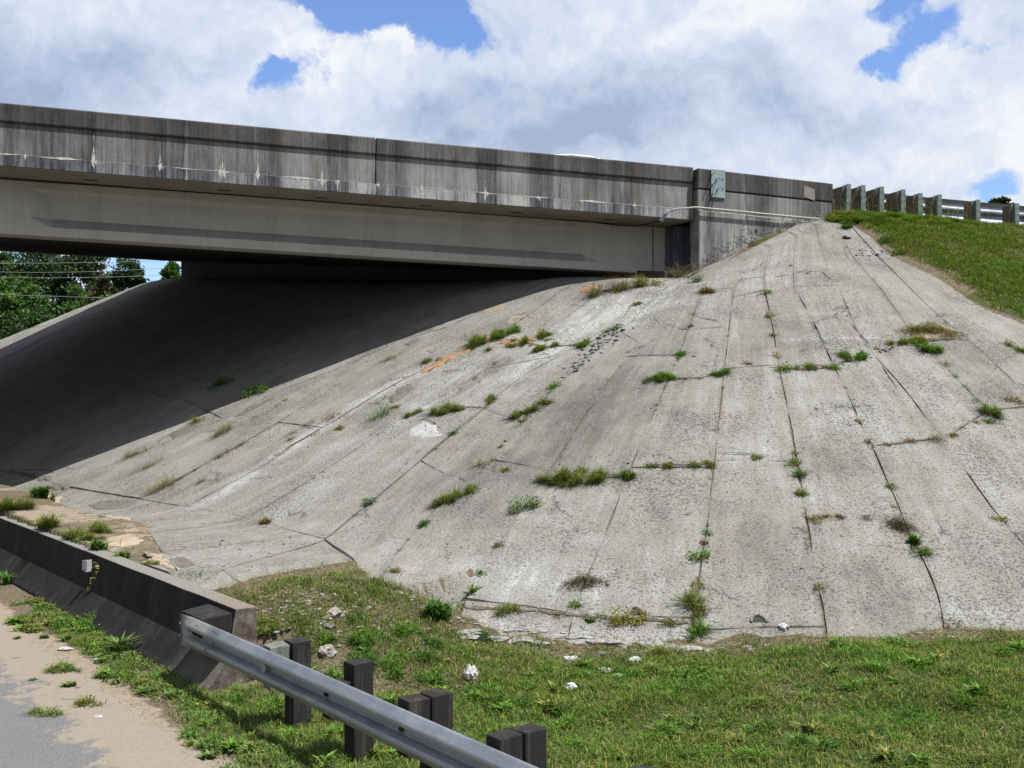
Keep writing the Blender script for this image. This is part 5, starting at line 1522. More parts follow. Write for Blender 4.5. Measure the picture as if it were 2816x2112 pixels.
# (name, px, py of foot, width px, height px, colour, build, label, category, wy factor, axis)
W_ = [
 ('grass_clump', 1435, 945, 170, 34, 'mixed', 'grass', 'long strip of green weeds on an orange sand joint high on the slope', 'weed', .25, (1, -.1)),
 ('grass_clump', 1330, 938, 90, 40, 'mixed', 'grass', 'weedy tuft with purple flowers at the top of the orange sand streak', 'weed', .5, (1, .3)),
 ('grass_clump', 1392, 922, 60, 30, 'fresh', 'grass', 'bright green tuft just above the long weed strip over the orange sand', 'weed', .5, (1, 0)),
 ('grass_clump', 1500, 957, 70, 24, 'mixed', 'grass', 'low olive tuft at the right end of the upper weed strip', 'weed', .4, (1, .2)),
 ('grass_clump', 1612, 946, 55, 26, 'fresh', 'grass', 'green tuft at the left foot of the broken rubble seam', 'weed', .4, (1, .3)),
 ('grass_clump', 1690, 906, 50, 18, 'fresh', 'grass', 'small green tuft at the top of the rubble seam', 'weed', .4, (1, .4)),
 ('grass_clump', 1272, 1122, 150, 34, 'mixed', 'grass', 'long yellow green weed strip above the pale mortar patch', 'weed', .22, (1, -.05)),
 ('grass_clump', 1140, 1138, 60, 22, 'mixed', 'grass', 'thin weeds at the left end of the strip above the pale patch', 'weed', .3, (1, 0)),
 ('tall_weed', 1040, 1150, 55, 62, 'fresh', 'twig', 'tall feathery green weed beside the white wash streak', 'weed', .4, (1, .4)),
 ('grass_clump', 1455, 1132, 100, 32, 'mixed', 'grass', 'slanting weed strip left of the dark grey stain on the slope', 'weed', .3, (1, .6)),
 ('weed_bush', 1524, 1066, 40, 22, 'fresh', 'bush', 'small green weed just above the slanting strip', 'weed', .6, (1, 0)),
 ('grass_clump', 1618, 1322, 210, 44, 'mixed', 'grass', 'largest olive grass strip across the middle of the slope', 'weed', .16, (1, -.02)),
 ('grass_clump', 1545, 1316, 110, 56, 'mixed', 'grass', 'taller reddish tipped grass at the left end of the largest strip', 'weed', .3, (1, 0)),
 ('grass_clump', 1715, 1310, 60, 30, 'dark', 'grass', 'spiky dark grass at the right end of the largest strip', 'weed', .3, (1, 0)),
 ('weed_bush', 1443, 1400, 72, 42, 'grey', 'bush', 'round grey green bush alone on the lower slope', 'weed', .7, (1, 0)),
 ('grass_clump', 1248, 1372, 110, 36, 'mixed', 'grass', 'slanting weed strip on the lower left part of the slope', 'weed', .25, (1, .55)),
 ('dry_weed', 1325, 1280, 60, 34, 'dry', 'twig', 'brown dry weed at the end of a faint cross joint', 'weed', .4, (1, .2)),
 ('dry_weed', 1158, 1445, 30, 24, 'dark', 'grass', 'small dark green sprout low on the left part of the slope', 'weed', .6, (1, 0)),
 ('weed_bush', 1014, 1388, 22, 26, 'dark', 'bush', 'tiny leafy sprout on the long diagonal crack', 'weed', .7, (1, 0)),
 ('weed_bush', 694, 1088, 62, 42, 'fresh', 'bush', 'bright green bush at the edge of the bridge shadow', 'weed', .5, (1, 0)),
 ('weed_bush', 600, 1066, 60, 34, 'dark', 'bush', 'dark bush inside the bridge shadow', 'weed', .5, (1, 0)),
 ('dry_weed', 532, 1165, 50, 30, 'mixed', 'twig', 'straggly olive weed just below the bridge shadow line', 'weed', .5, (1, 0)),
 ('dry_weed', 612, 1195, 60, 44, 'mixed', 'twig', 'straggly weed with reddish stems on the flaked strip', 'weed', .5, (1, .3)),
 ('dry_weed', 375, 1252, 55, 34, 'mixed', 'twig', 'straggly weed near the foot of the slope below the shadow', 'weed', .5, (1, 0)),
 ('dry_weed', 405, 1290, 66, 34, 'dry', 'twig', 'brown weeds along a low flaked joint near the apron', 'weed', .3, (1, .5)),
 ('dry_weed', 448, 1345, 84, 56, 'dry', 'twig', 'tall twiggy dry weed at the lower end of the flaked joint', 'weed', .3, (1, .5)),
 ('dry_weed', 620, 1252, 110, 26, 'red', 'twig', 'reddish weeds lining the flaked joint above the white wash streak', 'weed', .15, (1, .55)),
 ('dry_weed', 547, 1330, 40, 24, 'red', 'twig', 'little red weed left of the white wash streak', 'weed', .5, (1, 0)),
 ('dry_weed', 720, 1440, 36, 26, 'red', 'grass', 'red star shaped sprout above the flat apron', 'weed', .6, (1, 0)),
 ('dry_weed', 915, 1155, 50, 40, 'red', 'twig', 'reddish feathery weed on the upper flaked joint', 'weed', .4, (1, .4)),
 ('dry_weed', 830, 1180, 70, 24, 'red', 'twig', 'reddish weeds at the lower end of the upper flaked joint', 'weed', .25, (1, .5)),
 ('dry_weed', 1085, 985, 60, 26, 'dry', 'twig', 'brown weeds on a flaked spot near the shadow edge', 'weed', .35, (1, .3)),
 ('grass_clump', 1182, 996, 44, 22, 'mixed', 'grass', 'green tuft at the lower end of the orange sand streak', 'weed', .5, (1, 0)),
 ('dry_weed', 1625, 819, 40, 22, 'mixed', 'twig', 'small olive weed at the crest under the girder', 'weed', .5, (1, 0)),
 ('weed_bush', 1755, 792, 120, 34, 'orange', 'bush', 'yellow and green scrub along the crest under the bridge end', 'weed', .3, (1, 0)),
 ('dry_weed', 1690, 800, 150, 62, 'purple', 'twig', 'bare grey twigs on the crest in front of the dark opening', 'weed', .2, (1, 0)),
 ('weed_bush', 1905, 776, 40, 30, 'dark', 'bush', 'green scrub at the corner of the wing wall', 'weed', .5, (1, 0)),
 ('dry_weed', 1893, 764, 70, 60, 'purple', 'twig', 'bare brown twigs against the wing wall corner', 'weed', .3, (1, 0)),
 ('dry_weed', 1938, 806, 40, 34, 'red', 'grass', 'reddish grass on the joint below the wing wall corner', 'weed', .5, (1, 0)),
 ('weed_bush', 2107, 808, 26, 16, 'fresh', 'bush', 'small round bright green weed high on the slope', 'weed', .6, (1, 0)),
 ('weed_bush', 2116, 872, 20, 26, 'mixed', 'bush', 'pair of small weeds below the round green one', 'weed', .9, (1, 0)),
 ('grass_clump', 1806, 1045, 60, 26, 'dark', 'grass', 'dark green tuft at the left end of the upper cross joint', 'weed', .4, (1, 0)),
 ('grass_clump', 1840, 1040, 60, 26, 'fresh', 'grass', 'green tuft beside it on the upper cross joint', 'weed', .4, (1, 0)),
 ('grass_clump', 1988, 1026, 52, 30, 'fresh', 'grass', 'bright green tuft between two down slope joints', 'weed', .5, (1, 0)),
 ('weed_bush', 2143, 1020, 44, 24, 'fresh', 'bush', 'bright green weed where the upper cross joint meets a down slope joint', 'weed', .6, (1, 0)),
 ('grass_clump', 2222, 1014, 58, 26, 'mixed', 'grass', 'pale grass on the middle of the upper cross joint', 'weed', .35, (1, 0)),
 ('grass_clump', 2296, 1016, 20, 24, 'fresh', 'grass', 'narrow tuft on the joint below the wide green clump', 'weed', .8, (1, 0)),
 ('grass_clump', 2338, 986, 76, 30, 'fresh', 'grass', 'wide bright green clump over broken rubble on the upper joint', 'weed', .35, (1, .1)),
 ('dry_weed', 2560, 915, 150, 32, 'dry', 'mound', 'large brown heap of dead weeds on the upper right slope', 'weed', .35, (1, .1)),
 ('grass_clump', 2490, 945, 100, 28, 'mixed', 'grass', 'green weeds left of the large brown heap', 'weed', .3, (1, .15)),
 ('grass_clump', 2560, 965, 60, 40, 'fresh', 'grass', 'bright weeds trailing down from the large brown heap', 'weed', .6, (1, -.8)),
 ('tall_weed', 2732, 1140, 46, 46, 'grey', 'grass', 'tall grey green tuft near the right edge of the slope', 'weed', .6, (1, 0)),
 ('grass_clump', 2719, 1162, 26, 22, 'fresh', 'grass', 'small tuft just below the tall grey green one', 'weed', .8, (1, 0)),
 ('dry_weed', 2796, 1108, 50, 26, 'red', 'bush', 'rust coloured weed at the right edge of the slope', 'weed', .4, (1, 0)),
 ('grass_clump', 2796, 962, 50, 24, 'mixed', 'grass', 'orange green weeds at the far right of the upper cross joint', 'weed', .4, (1, -.5)),
 ('dry_weed', 2580, 1212, 46, 42, 'purple', 'twig', 'purplish dead bush on the right cross joint', 'weed', .5, (1, 0)),
 ('dry_weed', 2502, 1216, 56, 26, 'red', 'twig', 'reddish dead weeds left of the purplish bush', 'weed', .3, (1, 0)),
 ('grass_clump', 1792, 1282, 40, 18, 'fresh', 'grass', 'low tuft at the left end of the middle cross joint', 'weed', .4, (1, 0)),
 ('grass_clump', 1838, 1280, 40, 24, 'mixed', 'grass', 'olive tuft next along the middle cross joint', 'weed', .4, (1, 0)),
 ('grass_clump', 1915, 1282, 90, 26, 'mixed', 'grass', 'wide weed tuft at the right end of the middle cross joint', 'weed', .25, (1, 0)),
 ('grass_clump', 2075, 1258, 36, 14, 'mixed', 'grass', 'small weed on the wavy cross joint', 'weed', .5, (1, 0)),
 ('weed_bush', 2190, 1276, 46, 20, 'mixed', 'bush', 'weed at the right end of the wavy cross joint', 'weed', .6, (1, 0)),
 ('grass_clump', 2200, 1308, 26, 30, 'dark', 'grass', 'dark green tuft just under the end of the wavy joint', 'weed', .7, (1, 0)),
 ('grass_clump', 2204, 1360, 26, 34, 'mixed', 'grass', 'green and red tuft lowest on the joint right of centre', 'weed', .7, (1, 0)),
 ('dry_weed', 2285, 1422, 70, 18, 'dry', 'twig', 'flat brown weed on the lower cross joint', 'weed', .3, (1, 0)),
 ('dry_weed', 2478, 1452, 80, 40, 'purple', 'mound', 'purplish heap of dead weeds on the lower right joint', 'weed', .7, (1, -.6)),
 ('grass_clump', 2517, 1495, 52, 34, 'dark', 'broad', 'spiky dark green plant below the purplish heap', 'weed', .8, (1, 0)),
 ('grass_clump', 2531, 1525, 34, 34, 'grey', 'grass', 'grey green tuft under the spiky plant on the right joint', 'weed', .8, (1, 0)),
 ('grass_clump', 2448, 1337, 34, 16, 'mixed', 'grass', 'small flat weed on the right joint', 'weed', .6, (1, 0)),
 ('weed_bush', 2752, 1428, 22, 10, 'orange', 'bush', 'tiny orange brown weed on the far right joint', 'weed', .8, (1, 0)),
 ('weed_bush', 1931, 1535, 44, 40, 'fresh', 'bush', 'round bright green weed on the centre joint above the toe', 'weed', .8, (1, 0)),
 ('grass_clump', 1915, 1680, 40, 60, 'mixed', 'grass', 'tall column of grass growing up the centre joint at the toe', 'weed', 1.6, (1, 0)),
 ('grass_clump', 1908, 1748, 40, 50, 'fresh', 'grass', 'grass where the centre joint reaches the toe wall', 'weed', 1.0, (1, 0)),
 ('grass_clump', 2255, 1618, 18, 24, 'mixed', 'grass', 'small reddish tuft low on the joint right of the toe weeds', 'weed', .8, (1, 0)),
 ('dry_weed', 1602, 1606, 108, 34, 'purple', 'mound', 'mat of purplish dead weeds on the lower slope', 'weed', .5, (1, .1)),
 ('grass_clump', 1580, 1668, 26, 22, 'fresh', 'grass', 'little green sprout below the purplish mat', 'weed', .7, (1, 0)),
 ('grass_clump', 1396, 1682, 60, 40, 'mixed', 'grass', 'green tuft on the ledge at the left of the toe wall', 'weed', .5, (1, 0)),
 ('dry_weed', 1725, 1712, 90, 44, 'orange', 'bush', 'orange and green weeds spilling over the toe wall', 'weed', .6, (1, 0)),
 ('grass_clump', 1840, 1712, 60, 20, 'mixed', 'grass', 'small weeds on the toe wall right of the orange ones', 'weed', .4, (1, 0)),
 ('grass_clump', 1625, 1712, 44, 22, 'dark', 'broad', 'small spiky plant on the ledge of the toe wall', 'weed', .6, (1, 0)),
 ('weed_bush', 2292, 1782, 50, 50, 'fresh', 'bush', 'round yellow green bush at the foot of the slope right of centre', 'weed', .8, (1, 0)),
 ('weed_bush', 1890, 1880, 100, 70, 'fresh', 'bush', 'leafy bright green bush in the lawn below the toe wall', 'weed', .8, (1, 0)),
 ('weed_bush', 2465, 1775, 70, 44, 'fresh', 'bush', 'green bush at the foot of the slope on a brown thatch bank', 'weed', .7, (1, 0)),
 ('grass_clump', 1300, 1632, 30, 40, 'fresh', 'broad', 'broad leaved tuft left of the toe wall end', 'weed', .8, (1, 0)),
 ('weed_bush', 1205, 1700, 90, 60, 'dark', 'broad', 'dark broad leaved plant at the left end of the toe wall', 'weed', .8, (1, 0)),
 ('weed_bush', 118, 1368, 90, 42, 'dark', 'broad', 'dark green rosette on the apron near the left edge', 'weed', .7, (1, 0)),
 ('grass_clump', 30, 1400, 100, 50, 'mixed', 'grass', 'patch of olive grass at the left edge of the apron', 'weed', .6, (1, 0)),
 ('grass_clump', 110, 1450, 110, 44, 'mixed', 'grass', 'olive grass behind the barrier below the dark rosette', 'weed', .4, (1, -.3)),
 ('grass_clump', 215, 1480, 150, 36, 'mixed', 'grass', 'long belt of pale grass behind the barrier', 'weed', .35, (1, -.3)),
 ('grass_clump', 290, 1466, 60, 48, 'mixed', 'grass', 'seeding grass tuft on the pale sand', 'weed', .6, (1, 0)),
 ('weed_bush', 268, 1512, 68, 36, 'dark', 'broad', 'dark leafy weed by the top of the barrier', 'weed', .6, (1, 0)),
 ('weed_bush', 338, 1534, 46, 30, 'grey', 'broad', 'small pointed leaved weed right of the dark leafy one', 'weed', .6, (1, 0)),
 ('grass_clump', 415, 1555, 60, 20, 'mixed', 'grass', 'low weeds on the sand behind the barrier top', 'weed', .5, (1, -.3)),
 ('grass_clump', 527, 1580, 50, 26, 'grey', 'twig', 'thin wispy weed on the apron near the barrier end', 'weed', .5, (1, 0)),
 ('broadleaf_weed', 330, 1800, 60, 70, 'grey', 'broad', 'large upright weed with long pale green leaves against the barrier', 'weed', .7, (1, 0)),
 ('weed_bush', 185, 1735, 110, 54, 'fresh', 'bush', 'leafy bright green weed at the foot of the dark barrier', 'weed', .7, (1, 0)),
 ('weed_bush', 15, 1608, 40, 46, 'dark', 'broad', 'dark weed at the barrier foot by the left edge', 'weed', .7, (1, 0)),
 ('grass_clump', 185, 1845, 80, 34, 'grey', 'grass', 'spreading grass tuft on the sandy shoulder', 'weed', .6, (1, 0)),
 ('grass_clump', 145, 1848, 50, 34, 'mixed', 'grass', 'thin yellowish tuft beside the spreading grass on the shoulder', 'weed', .6, (1, 0)),
 ('grass_clump', 190, 1890, 60, 26, 'grey', 'broad', 'flat star shaped weed on the sand', 'weed', .7, (1, 0)),
 ('grass_clump', 88, 1873, 50, 14, 'grey', 'broad', 'small flat weed on the sand nearer the road', 'weed', .6, (1, 0)),
 ('grass_clump', 125, 1970, 60, 34, 'mixed', 'grass', 'grass tuft at the ragged edge of the asphalt', 'weed', .6, (1, 0)),
 ('grass_clump', 245, 1940, 60, 44, 'mixed', 'grass', 'thin seeding grass between the road edge and the weeds', 'weed', .6, (1, 0)),
 ('grass_clump', 48, 1760, 30, 16, 'dark', 'broad', 'tiny weed on the sand at the left', 'weed', .7, (1, 0)),
 ('weed_bush', 2445, 668, 50, 30, 'dark', 'bush', 'dark green bush on bare soil at the top edge of the paving', 'weed', .7, (1, 0)),
 ('grass_clump', 2474, 698, 36, 16, 'dark', 'grass', 'small tuft on the sandy patch below the dark bush', 'weed', .7, (1, 0)),
 ('weed_bush', 2280, 603, 60, 24, 'orange', 'bush', 'yellowish scrub at the end of the wing wall', 'weed', .5, (1, 0)),
]
for i, (nm, px, py, wpx, hpx, sty, kd, lb, ct, wyf, ax) in enumerate(W_):
    p = spot(px, py)
    sc = p[1] / F
    w_, h_ = wpx * sc, hpx * sc
    o = veg(nm, clump(p, w_ * 1.15, h_ * 1.0, sty, 300 + i, kd, wy=max(w_ * wyf, 0.10), axis=ax))
    tag(o, lb, ct, 'weeds in the paving joints and verges')
    o.data.transform(Matrix.Translation(-Vector(p))); o.location = p

# purple flowers
fl = []
rF = np.random.default_rng(3)
for px, py in ((1262, 928), (1270, 925), (1282, 919), (1305, 915), (1255, 932), (1308, 930), (968, 1560), (1080, 1562), (842, 1580)):
    p = spot(px, py); n = 14
    fl.append(leaves(p + np.c_[rF.normal(size=(n, 2)) * 0.02, rF.uniform(0.08, 0.15, n)], np.full(n, 0.022), np.tile([[0.36, 0.25, 0.55]], (n, 1)), rF))
tag(veg('flowers', fl), kind='stuff', label='tiny purple wildflowers on the slope')

# small nameless weeds dotted along joints
small = []
rs_ = np.random.default_rng(17)
JP = [(2126, 922, 16), (2138, 982, 16), (1907, 866, 20), (1900, 897, 14), (1872, 977, 30), (1866, 990, 12), (1829, 1066, 20), (2055, 1000, 24), (2410, 958, 14), (2598, 1004, 34), (2625, 1034, 26), (2654, 1066, 24), (2684, 1104, 30),
      (1480, 1112, 20), (1515, 1078, 20), (1245, 1192, 22), (1200, 1234, 16), (1390, 1293, 24), (1222, 905, 18), (1362, 1000, 22), (1310, 1042, 24), (1270, 1070, 16), (1373, 1500, 26), (1325, 1576, 28), (1296, 1614, 26), (1274, 1648, 20),
      (1085, 1120, 20), (940, 1180, 26), (870, 1190, 24), (1395, 1246, 20), (1085, 1570, 26), (2244, 1432, 30), (2186, 1246, 16), (2060, 1500, 8), (1755, 836, 26), (1180, 1020, 12), (800, 1210, 18), (760, 1120, 20), (780, 1106, 24), (700, 1150, 20),
      (2175, 730, 10), (1862, 1156, 8), (1967, 1185, 14), (2350, 1100, 14), (2362, 1160, 18), (2388, 1215, 20), (2398, 1228, 12), (2460, 1392, 16), (1915, 1610, 24), (1912, 1650, 36), (2610, 1724, 40), (2632, 1712, 30), (2510, 905, 16)]
for px, py, wpx in JP:
    p = spot(px, py); sc = p[1] / F
    small += clump(p, wpx * sc, wpx * sc * rs_.uniform(0.5, 0.9), ['mixed', 'fresh', 'dry', 'red', 'dark'][rs_.integers(0, 5)], int(rs_.integers(1e6)), ['grass', 'twig'][rs_.integers(0, 2)])
# sparse dead bits along every joint in view
for ji in range(9, 22):
    pl = J[ji]; k = rs_.integers(0, 59, 14 if ji < 14 else 8)
    for q in k:
        x_, y_ = pl[q] + rs_.normal(size=2) * 0.02
        small += clump(np.array([x_, y_, 0]), rs_.uniform(0.04, 0.12), rs_.uniform(0.02, 0.06), ['mixed', 'dry', 'purple', 'red'][rs_.integers(0, 4)], int(rs_.integers(1e6)), 'twig')
for pl, _w in DIRT + [([(2147, 1013), (2293, 1010)], 0), ([(2213, 1424), (2480, 1422)], 0), ([(2612, 1206), (2750, 1132)], 0), ([(1912, 1740), (1925, 1560), (1945, 1450)], 0), ([(2200, 1300), (2213, 1400)], 0), ([(2500, 1480), (2560, 1600), (2594, 1735)], 0), ([(1503, 1100), (1432, 1165), (1367, 1245)], 0)]:
    q = resample(on_pave([p[0] for p in pl], [p[1] for p in pl]), 80)
    L_ = np.hypot(*np.diff(q, axis=0).T).sum()
    for _ in range(int(L_ * 7)):
        x_, y_ = q[rs_.integers(0, 80)] + rs_.normal(size=2) * 0.015
        small += clump(np.array([x_, y_, 0]), rs_.uniform(0.05, 0.14), rs_.uniform(0.02, 0.08), ['mixed', 'dry', 'red', 'fresh', 'purple'][rs_.integers(0, 5)], int(rs_.integers(1e6)), ['grass', 'twig'][rs_.integers(0, 2)])
tag(veg('small_weeds', small), kind='stuff', label='small sprouts and dead weeds dotted along the paving joints')

# ---- grass cover
def scatter(n, x0, x1, y0, y1, keep, r):
    X = r.uniform(x0, x1, n); Y = r.uniform(y0, y1, n)
    m = keep(X, Y); X, Y = X[m], Y[m]
    return X, Y
rl = np.random.default_rng(21)
def in_view(X, Y, Z, mg=60):
    px = CX + F * X / Y; py = CY - F * (Z - CAMZ) / Y
    return (px > -mg) & (px < 2816 + mg) & (py > -mg) & (py < 2112 + mg * 2)
def edge_dist_mask(X, Y, d=0.10):
    m = paved(X, Y)
    for a in range(6):
        m = m | paved(X + d * math.cos(a), Y + d * math.sin(a))
    return m
def lawn_keep(X, Y):
    c, s = cs(X, Y)
    return (c > 4.72) | ((c > 3.3) & (s < SE - 0.2)) | ((c > 3.35) & (c < 4.12))
def make_lawn(n, x0, x1, y0, y1, hr, wr, seed, fresh=0.0, big=False):
    r = np.random.default_rng(seed)
    X = r.uniform(x0, x1, n); Y = r.uniform(y0, y1, n)
    m = lawn_keep(X, Y) & ~exposed(X, Y) & (np.abs(F * X / Y) < 1500)
    X, Y = X[m], Y[m]
    c, s = cs(X, Y)
    Z = terrain_fn(X, Y, paved_fast(X, Y))
    v = in_view(X, Y, Z)
    near_pave = np.zeros(len(X))
    for d in (0.12, 0.28, 0.48):
        mm = np.zeros(len(X), bool)
        for a in range(6):
            xx, yy = X + d * math.cos(a * 1.05), Y + d * math.sin(a * 1.05); mm |= exposed(xx, yy)
        near_pave += mm / 3.0
    tuft = fast_noise(X, Y, 4.5, 71) + 0.7 * fast_noise(X, Y, 12, 72)
    bare = fast_noise(X, Y, 1.4, 73)
    up = ((X - 7.8) * WB[0] + (Y - 25.6) * WB[1]) < 9.5
    dens = 0.98 + 0.45 * tuft + 0.6 * bare - 1.15 * near_pave
    dens = np.where((c > 4.6) & (s > 8.8) & (s < 14), dens - 0.22, dens)
    dens = np.where(c < 4.2, dens * ss(3.40, 3.85, c + 0.30 * fast_noise(X, Y, 1.7, 74) - 0.03 * np.clip(s - 9, 0, 6)) * 1.25, dens)
    dens = np.where((c > 4.72) & (s > 11.3) & (c < 7), 0.0, dens)
    k = v & (r.uniform(0, 1, len(X)) < dens) & ((s < 13.2) | (c < 4.2) | (c > 14))
    X, Y, Z, c, s, tuft, bare, near_pave = [q[k] for q in (X, Y, Z, c, s, tuft, bare, near_pave)]
    n = len(X)
    col = pick('lawn', n, r, 0.22)
    dry = (fast_noise(X, Y, 2.2, 75) + 0.5 * fast_noise(X, Y, 7, 76) + 0.8 * near_pave + 0.35 * r.normal(size=n)) > 0.55
    col[dry] = pick('thatch', int(dry.sum()), r, 0.25)
    fr = (fast_noise(X, Y, 3.1, 77) + 0.2 * r.normal(size=n)) > 0.38
    col[fr] = pick('fresh', int(fr.sum()), r, 0.2)
    road = c < 4.2
    col[road] = np.where(r.uniform(size=(int(road.sum()), 1)) < 0.35, pick('grey', int(road.sum()), r), col[road])
    h = r.uniform(hr[0], hr[1], n) * (0.75 + 0.55 * np.clip(tuft + 0.4, 0, 1.6)) * np.where(dry, 0.6, 1.0)
    w = r.uniform(wr[0], wr[1], n)
    return blades(np.c_[X, Y, Z - 0.015], h, w, r.uniform(0.15, 1.25, n), col, r=r)
def make_thatch(n, x0, x1, y0, y1, seed, ln=(0.03, 0.10)):
    """flat dead litter"""
    r = np.random.default_rng(seed)
    X = r.uniform(x0, x1, n); Y = r.uniform(y0, y1, n)
    m = lawn_keep(X, Y) & ~exposed(X, Y) & (np.abs(F * X / Y) < 1500); X, Y = X[m], Y[m]
    Z = terrain_fn(X, Y, paved_fast(X, Y)); c, s = cs(X, Y)
    near = np.zeros(len(X))
    for a in range(6):
        xx, yy = X + 0.3 * math.cos(a * 1.05), Y + 0.3 * math.sin(a * 1.05)
        near += exposed(xx, yy) / 3.0
    p = 0.16 + 1.1 * np.clip(near, 0, 1) + 0.5 * ((c > 4.6) & (s > 8.6) & (s < 13))
    k = in_view(X, Y, Z) & (r.uniform(size=len(X)) < p) & ((s < 13.5) | (c > 14))
    X, Y, Z = X[k], Y[k], Z[k]; n = len(X)
    return blades(np.c_[X, Y, Z + r.uniform(0, 0.03, n)], r.uniform(*ln, n) * 0.25, r.uniform(0.003, 0.007, n), r.uniform(2.5, 7, n), pick('thatch', n, r, 0.3), droop=0.0, r=r)
lawn = veg('grass', [make_lawn(560000, -6.5, 7.5, 5.8, 14.5, (0.035, 0.12), (0.004, 0.009), 81), make_thatch(240000, -6.5, 7.5, 6.0, 14.5, 82)])
tag(lawn, 'patchy green roadside grass with dead thatch below the paving', kind='stuff')
bank = veg('grass', [make_lawn(480000, 5.5, 14, 12.5, 27, (0.06, 0.15), (0.008, 0.016), 83), make_thatch(60000, 5.5, 14, 12.5, 27, 84, (0.05, 0.14))])
tag(bank, 'mown green grass covering the embankment right of the paving', kind='stuff')
# seeding stalks by the guardrail on the crest and weedy tufts in the lawn
st = []
r9 = np.random.default_rng(9)
n = 170
us_ = r9.uniform(uW1 - 0.2, uW1 + 4.2, n) ; ws_ = r9.uniform(0.05, 0.6, n)
Pp = np.array([bpt(a, b, 0) for a, b in zip(us_, ws_)]); Pp[:, 2] = terrain_fn(Pp[:, 0], Pp[:, 1], np.zeros(n, bool))
hh = r9.uniform(0.2, 0.6, n)
st.append(blades(Pp, hh, np.full(n, 0.006), r9.uniform(0, 0.3, n), pick('mixed', n, r9), r=r9))
Q = np.repeat(Pp, 4, 0); Q[:, 2] += np.repeat(hh, 4) * r9.uniform(0.75, 1.0, n * 4); Q[:, :2] += r9.normal(size=(n * 4, 2)) * 0.02
st.append(leaves(Q, np.full(n * 4, 0.022), pick('thatch', n * 4, r9) * 1.5, r9))
for _ in range(60):
    u = r9.uniform(uW1 - 0.3, uW1 + 3.0); w = r9.uniform(0.1, 1.0)
    x_, y_, _z = bpt(u, w, 0)
    st += clump(np.array([x_, y_, 0]), 0.3, 0.16, ['fresh', 'mixed', 'dark'][r9.integers(0, 3)], int(r9.integers(1e6)), 'grass')
tag(veg('tall_grass', st), kind='stuff', label='taller weeds and seed heads along the guardrail posts')
tf = []
for _ in range(240):
    px = r9.uniform(560, 2800); py = r9.uniform(1700, 2108)
    p = spot(px, py); c, s = cs(p[0], p[1])
    if paved(np.array([p[0]]), np.array([p[1]]))[0] or not lawn_keep(np.array([p[0]]), np.array([p[1]]))[0]: continue
    tf += clump(p, r9.uniform(0.08, 0.28), r9.uniform(0.06, 0.16), ['fresh', 'fresh', 'dark', 'mixed'][r9.integers(0, 4)], int(r9.integers(1e6)), ['grass', 'grass', 'broad'][r9.integers(0, 3)])
for _ in range(210):
    c = r9.uniform(3.4, 4.1); s = r9.uniform(3.4, 16)
    X_, Y_ = xy(c, s)
    if c < 3.55 + 0.25 * math.sin(s * 2.1): continue
    tf += clump(np.array([X_, Y_, 0]), r9.uniform(0.10, 0.3), r9.uniform(0.05, 0.13), ['grey', 'grey', 'mixed', 'fresh'][r9.integers(0, 4)], int(r9.integers(1e6)), ['broad', 'broad', 'grass', 'bush'][r9.integers(0, 4)])
tag(veg('weeds', tf), kind='stuff', label='coarse weeds and tufts scattered through the roadside grass')

# vine hanging over the barrier
vp = [on_bar(265, 1552, 4.46), on_bar(278, 1560, 4.44), on_bar(270, 1580, 4.42), on_bar(258, 1600, 4.40), on_bar(250, 1622, 4.37)]
vine = empty('vine', Vector(vp[0]), 'thin yellow leafed vine trailing down the dark barrier face', 'vine')
mb = MB(); mb.tube(vp, 0.004, 5); mb.build('stem', M_BARK, vine)
n = 150; tq = rF.uniform(0, len(vp) - 1.01, n); vpa = np.array(vp); b = vpa[tq.astype(int)] * (1 - tq % 1)[:, None] + vpa[tq.astype(int) + 1] * (tq % 1)[:, None]
veg('leaves', [leaves(b + rF.normal(size=(n, 3)) * [0.025, 0.012, 0.02] - np.r_[NR * 0.02, 0], rF.uniform(0.02, 0.035, n), np.array([[0.36, 0.33, 0.09]]) * rF.uniform(0.6, 1.3, (n, 1)), rF)], vine)

# ------------------------------------------------------------------ stones, rubble, litter
def rock_mesh(seed, sub_=2, rough=0.35, flat=0.6):
    bm = bmesh.new(); bmesh.ops.create_icosphere(bm, subdivisions=sub_, radius=0.5)
    r = random.Random(seed); off = Vector((r.uniform(0, 99), r.uniform(0, 99), r.uniform(0, 99)))
    for v in bm.verts:
        d = 1 + rough * (mnoise.noise(v.co * 2.2 + off) * 1.2 + 0.5 * mnoise.noise(v.co * 6 + off))
        v.co *= d; v.co.z *= flat
    me = bpy.data.meshes.new('rock'); bm.to_mesh(me); bm.free(); return me
def place_rock(name, px, py, wpx, label, mat, seed, flat=0.6, hf=1.0, cat_='rock', group=None):
    p = spot(px, py); s_ = wpx * p[1] / F
    me = rock_mesh(seed, 3, 0.5, flat); me.materials.append(mat)
    o = bpy.data.objects.new(name, me); COL.objects.link(o)
    o.location = (p[0], p[1], p[2] + s_ * 0.02 * hf); o.scale = (s_, s_, s_ * hf); o.rotation_euler[2] = seed * 1.3
    return tag(o, label, cat_, group)
place_rock('rock', 898, 1795, 46, 'yellowish limerock lump beside the first guardrail post', M_ROCK, 3, 0.8, 1.0)
place_rock('rock', 920, 1690, 50, 'pale rock half buried in the weedy bank above the guardrail', M_ROCK, 4, 0.6)
place_rock('rock', 905, 1722, 40, 'grey white broken slab in the rubble on the weedy bank', M_CHIP, 5, 0.35)
place_rock('rock', 1570, 1815, 40, 'white stone in the grass just below the toe wall', M_WHITE, 6, 0.4)
place_rock('rock', 1655, 1800, 26, 'small grey stone below the toe wall', M_CHIP, 7, 0.5)
place_rock('rock', 1748, 1818, 42, 'broad white stone in the grass right of the small grey one', M_WHITE, 8, 0.4)
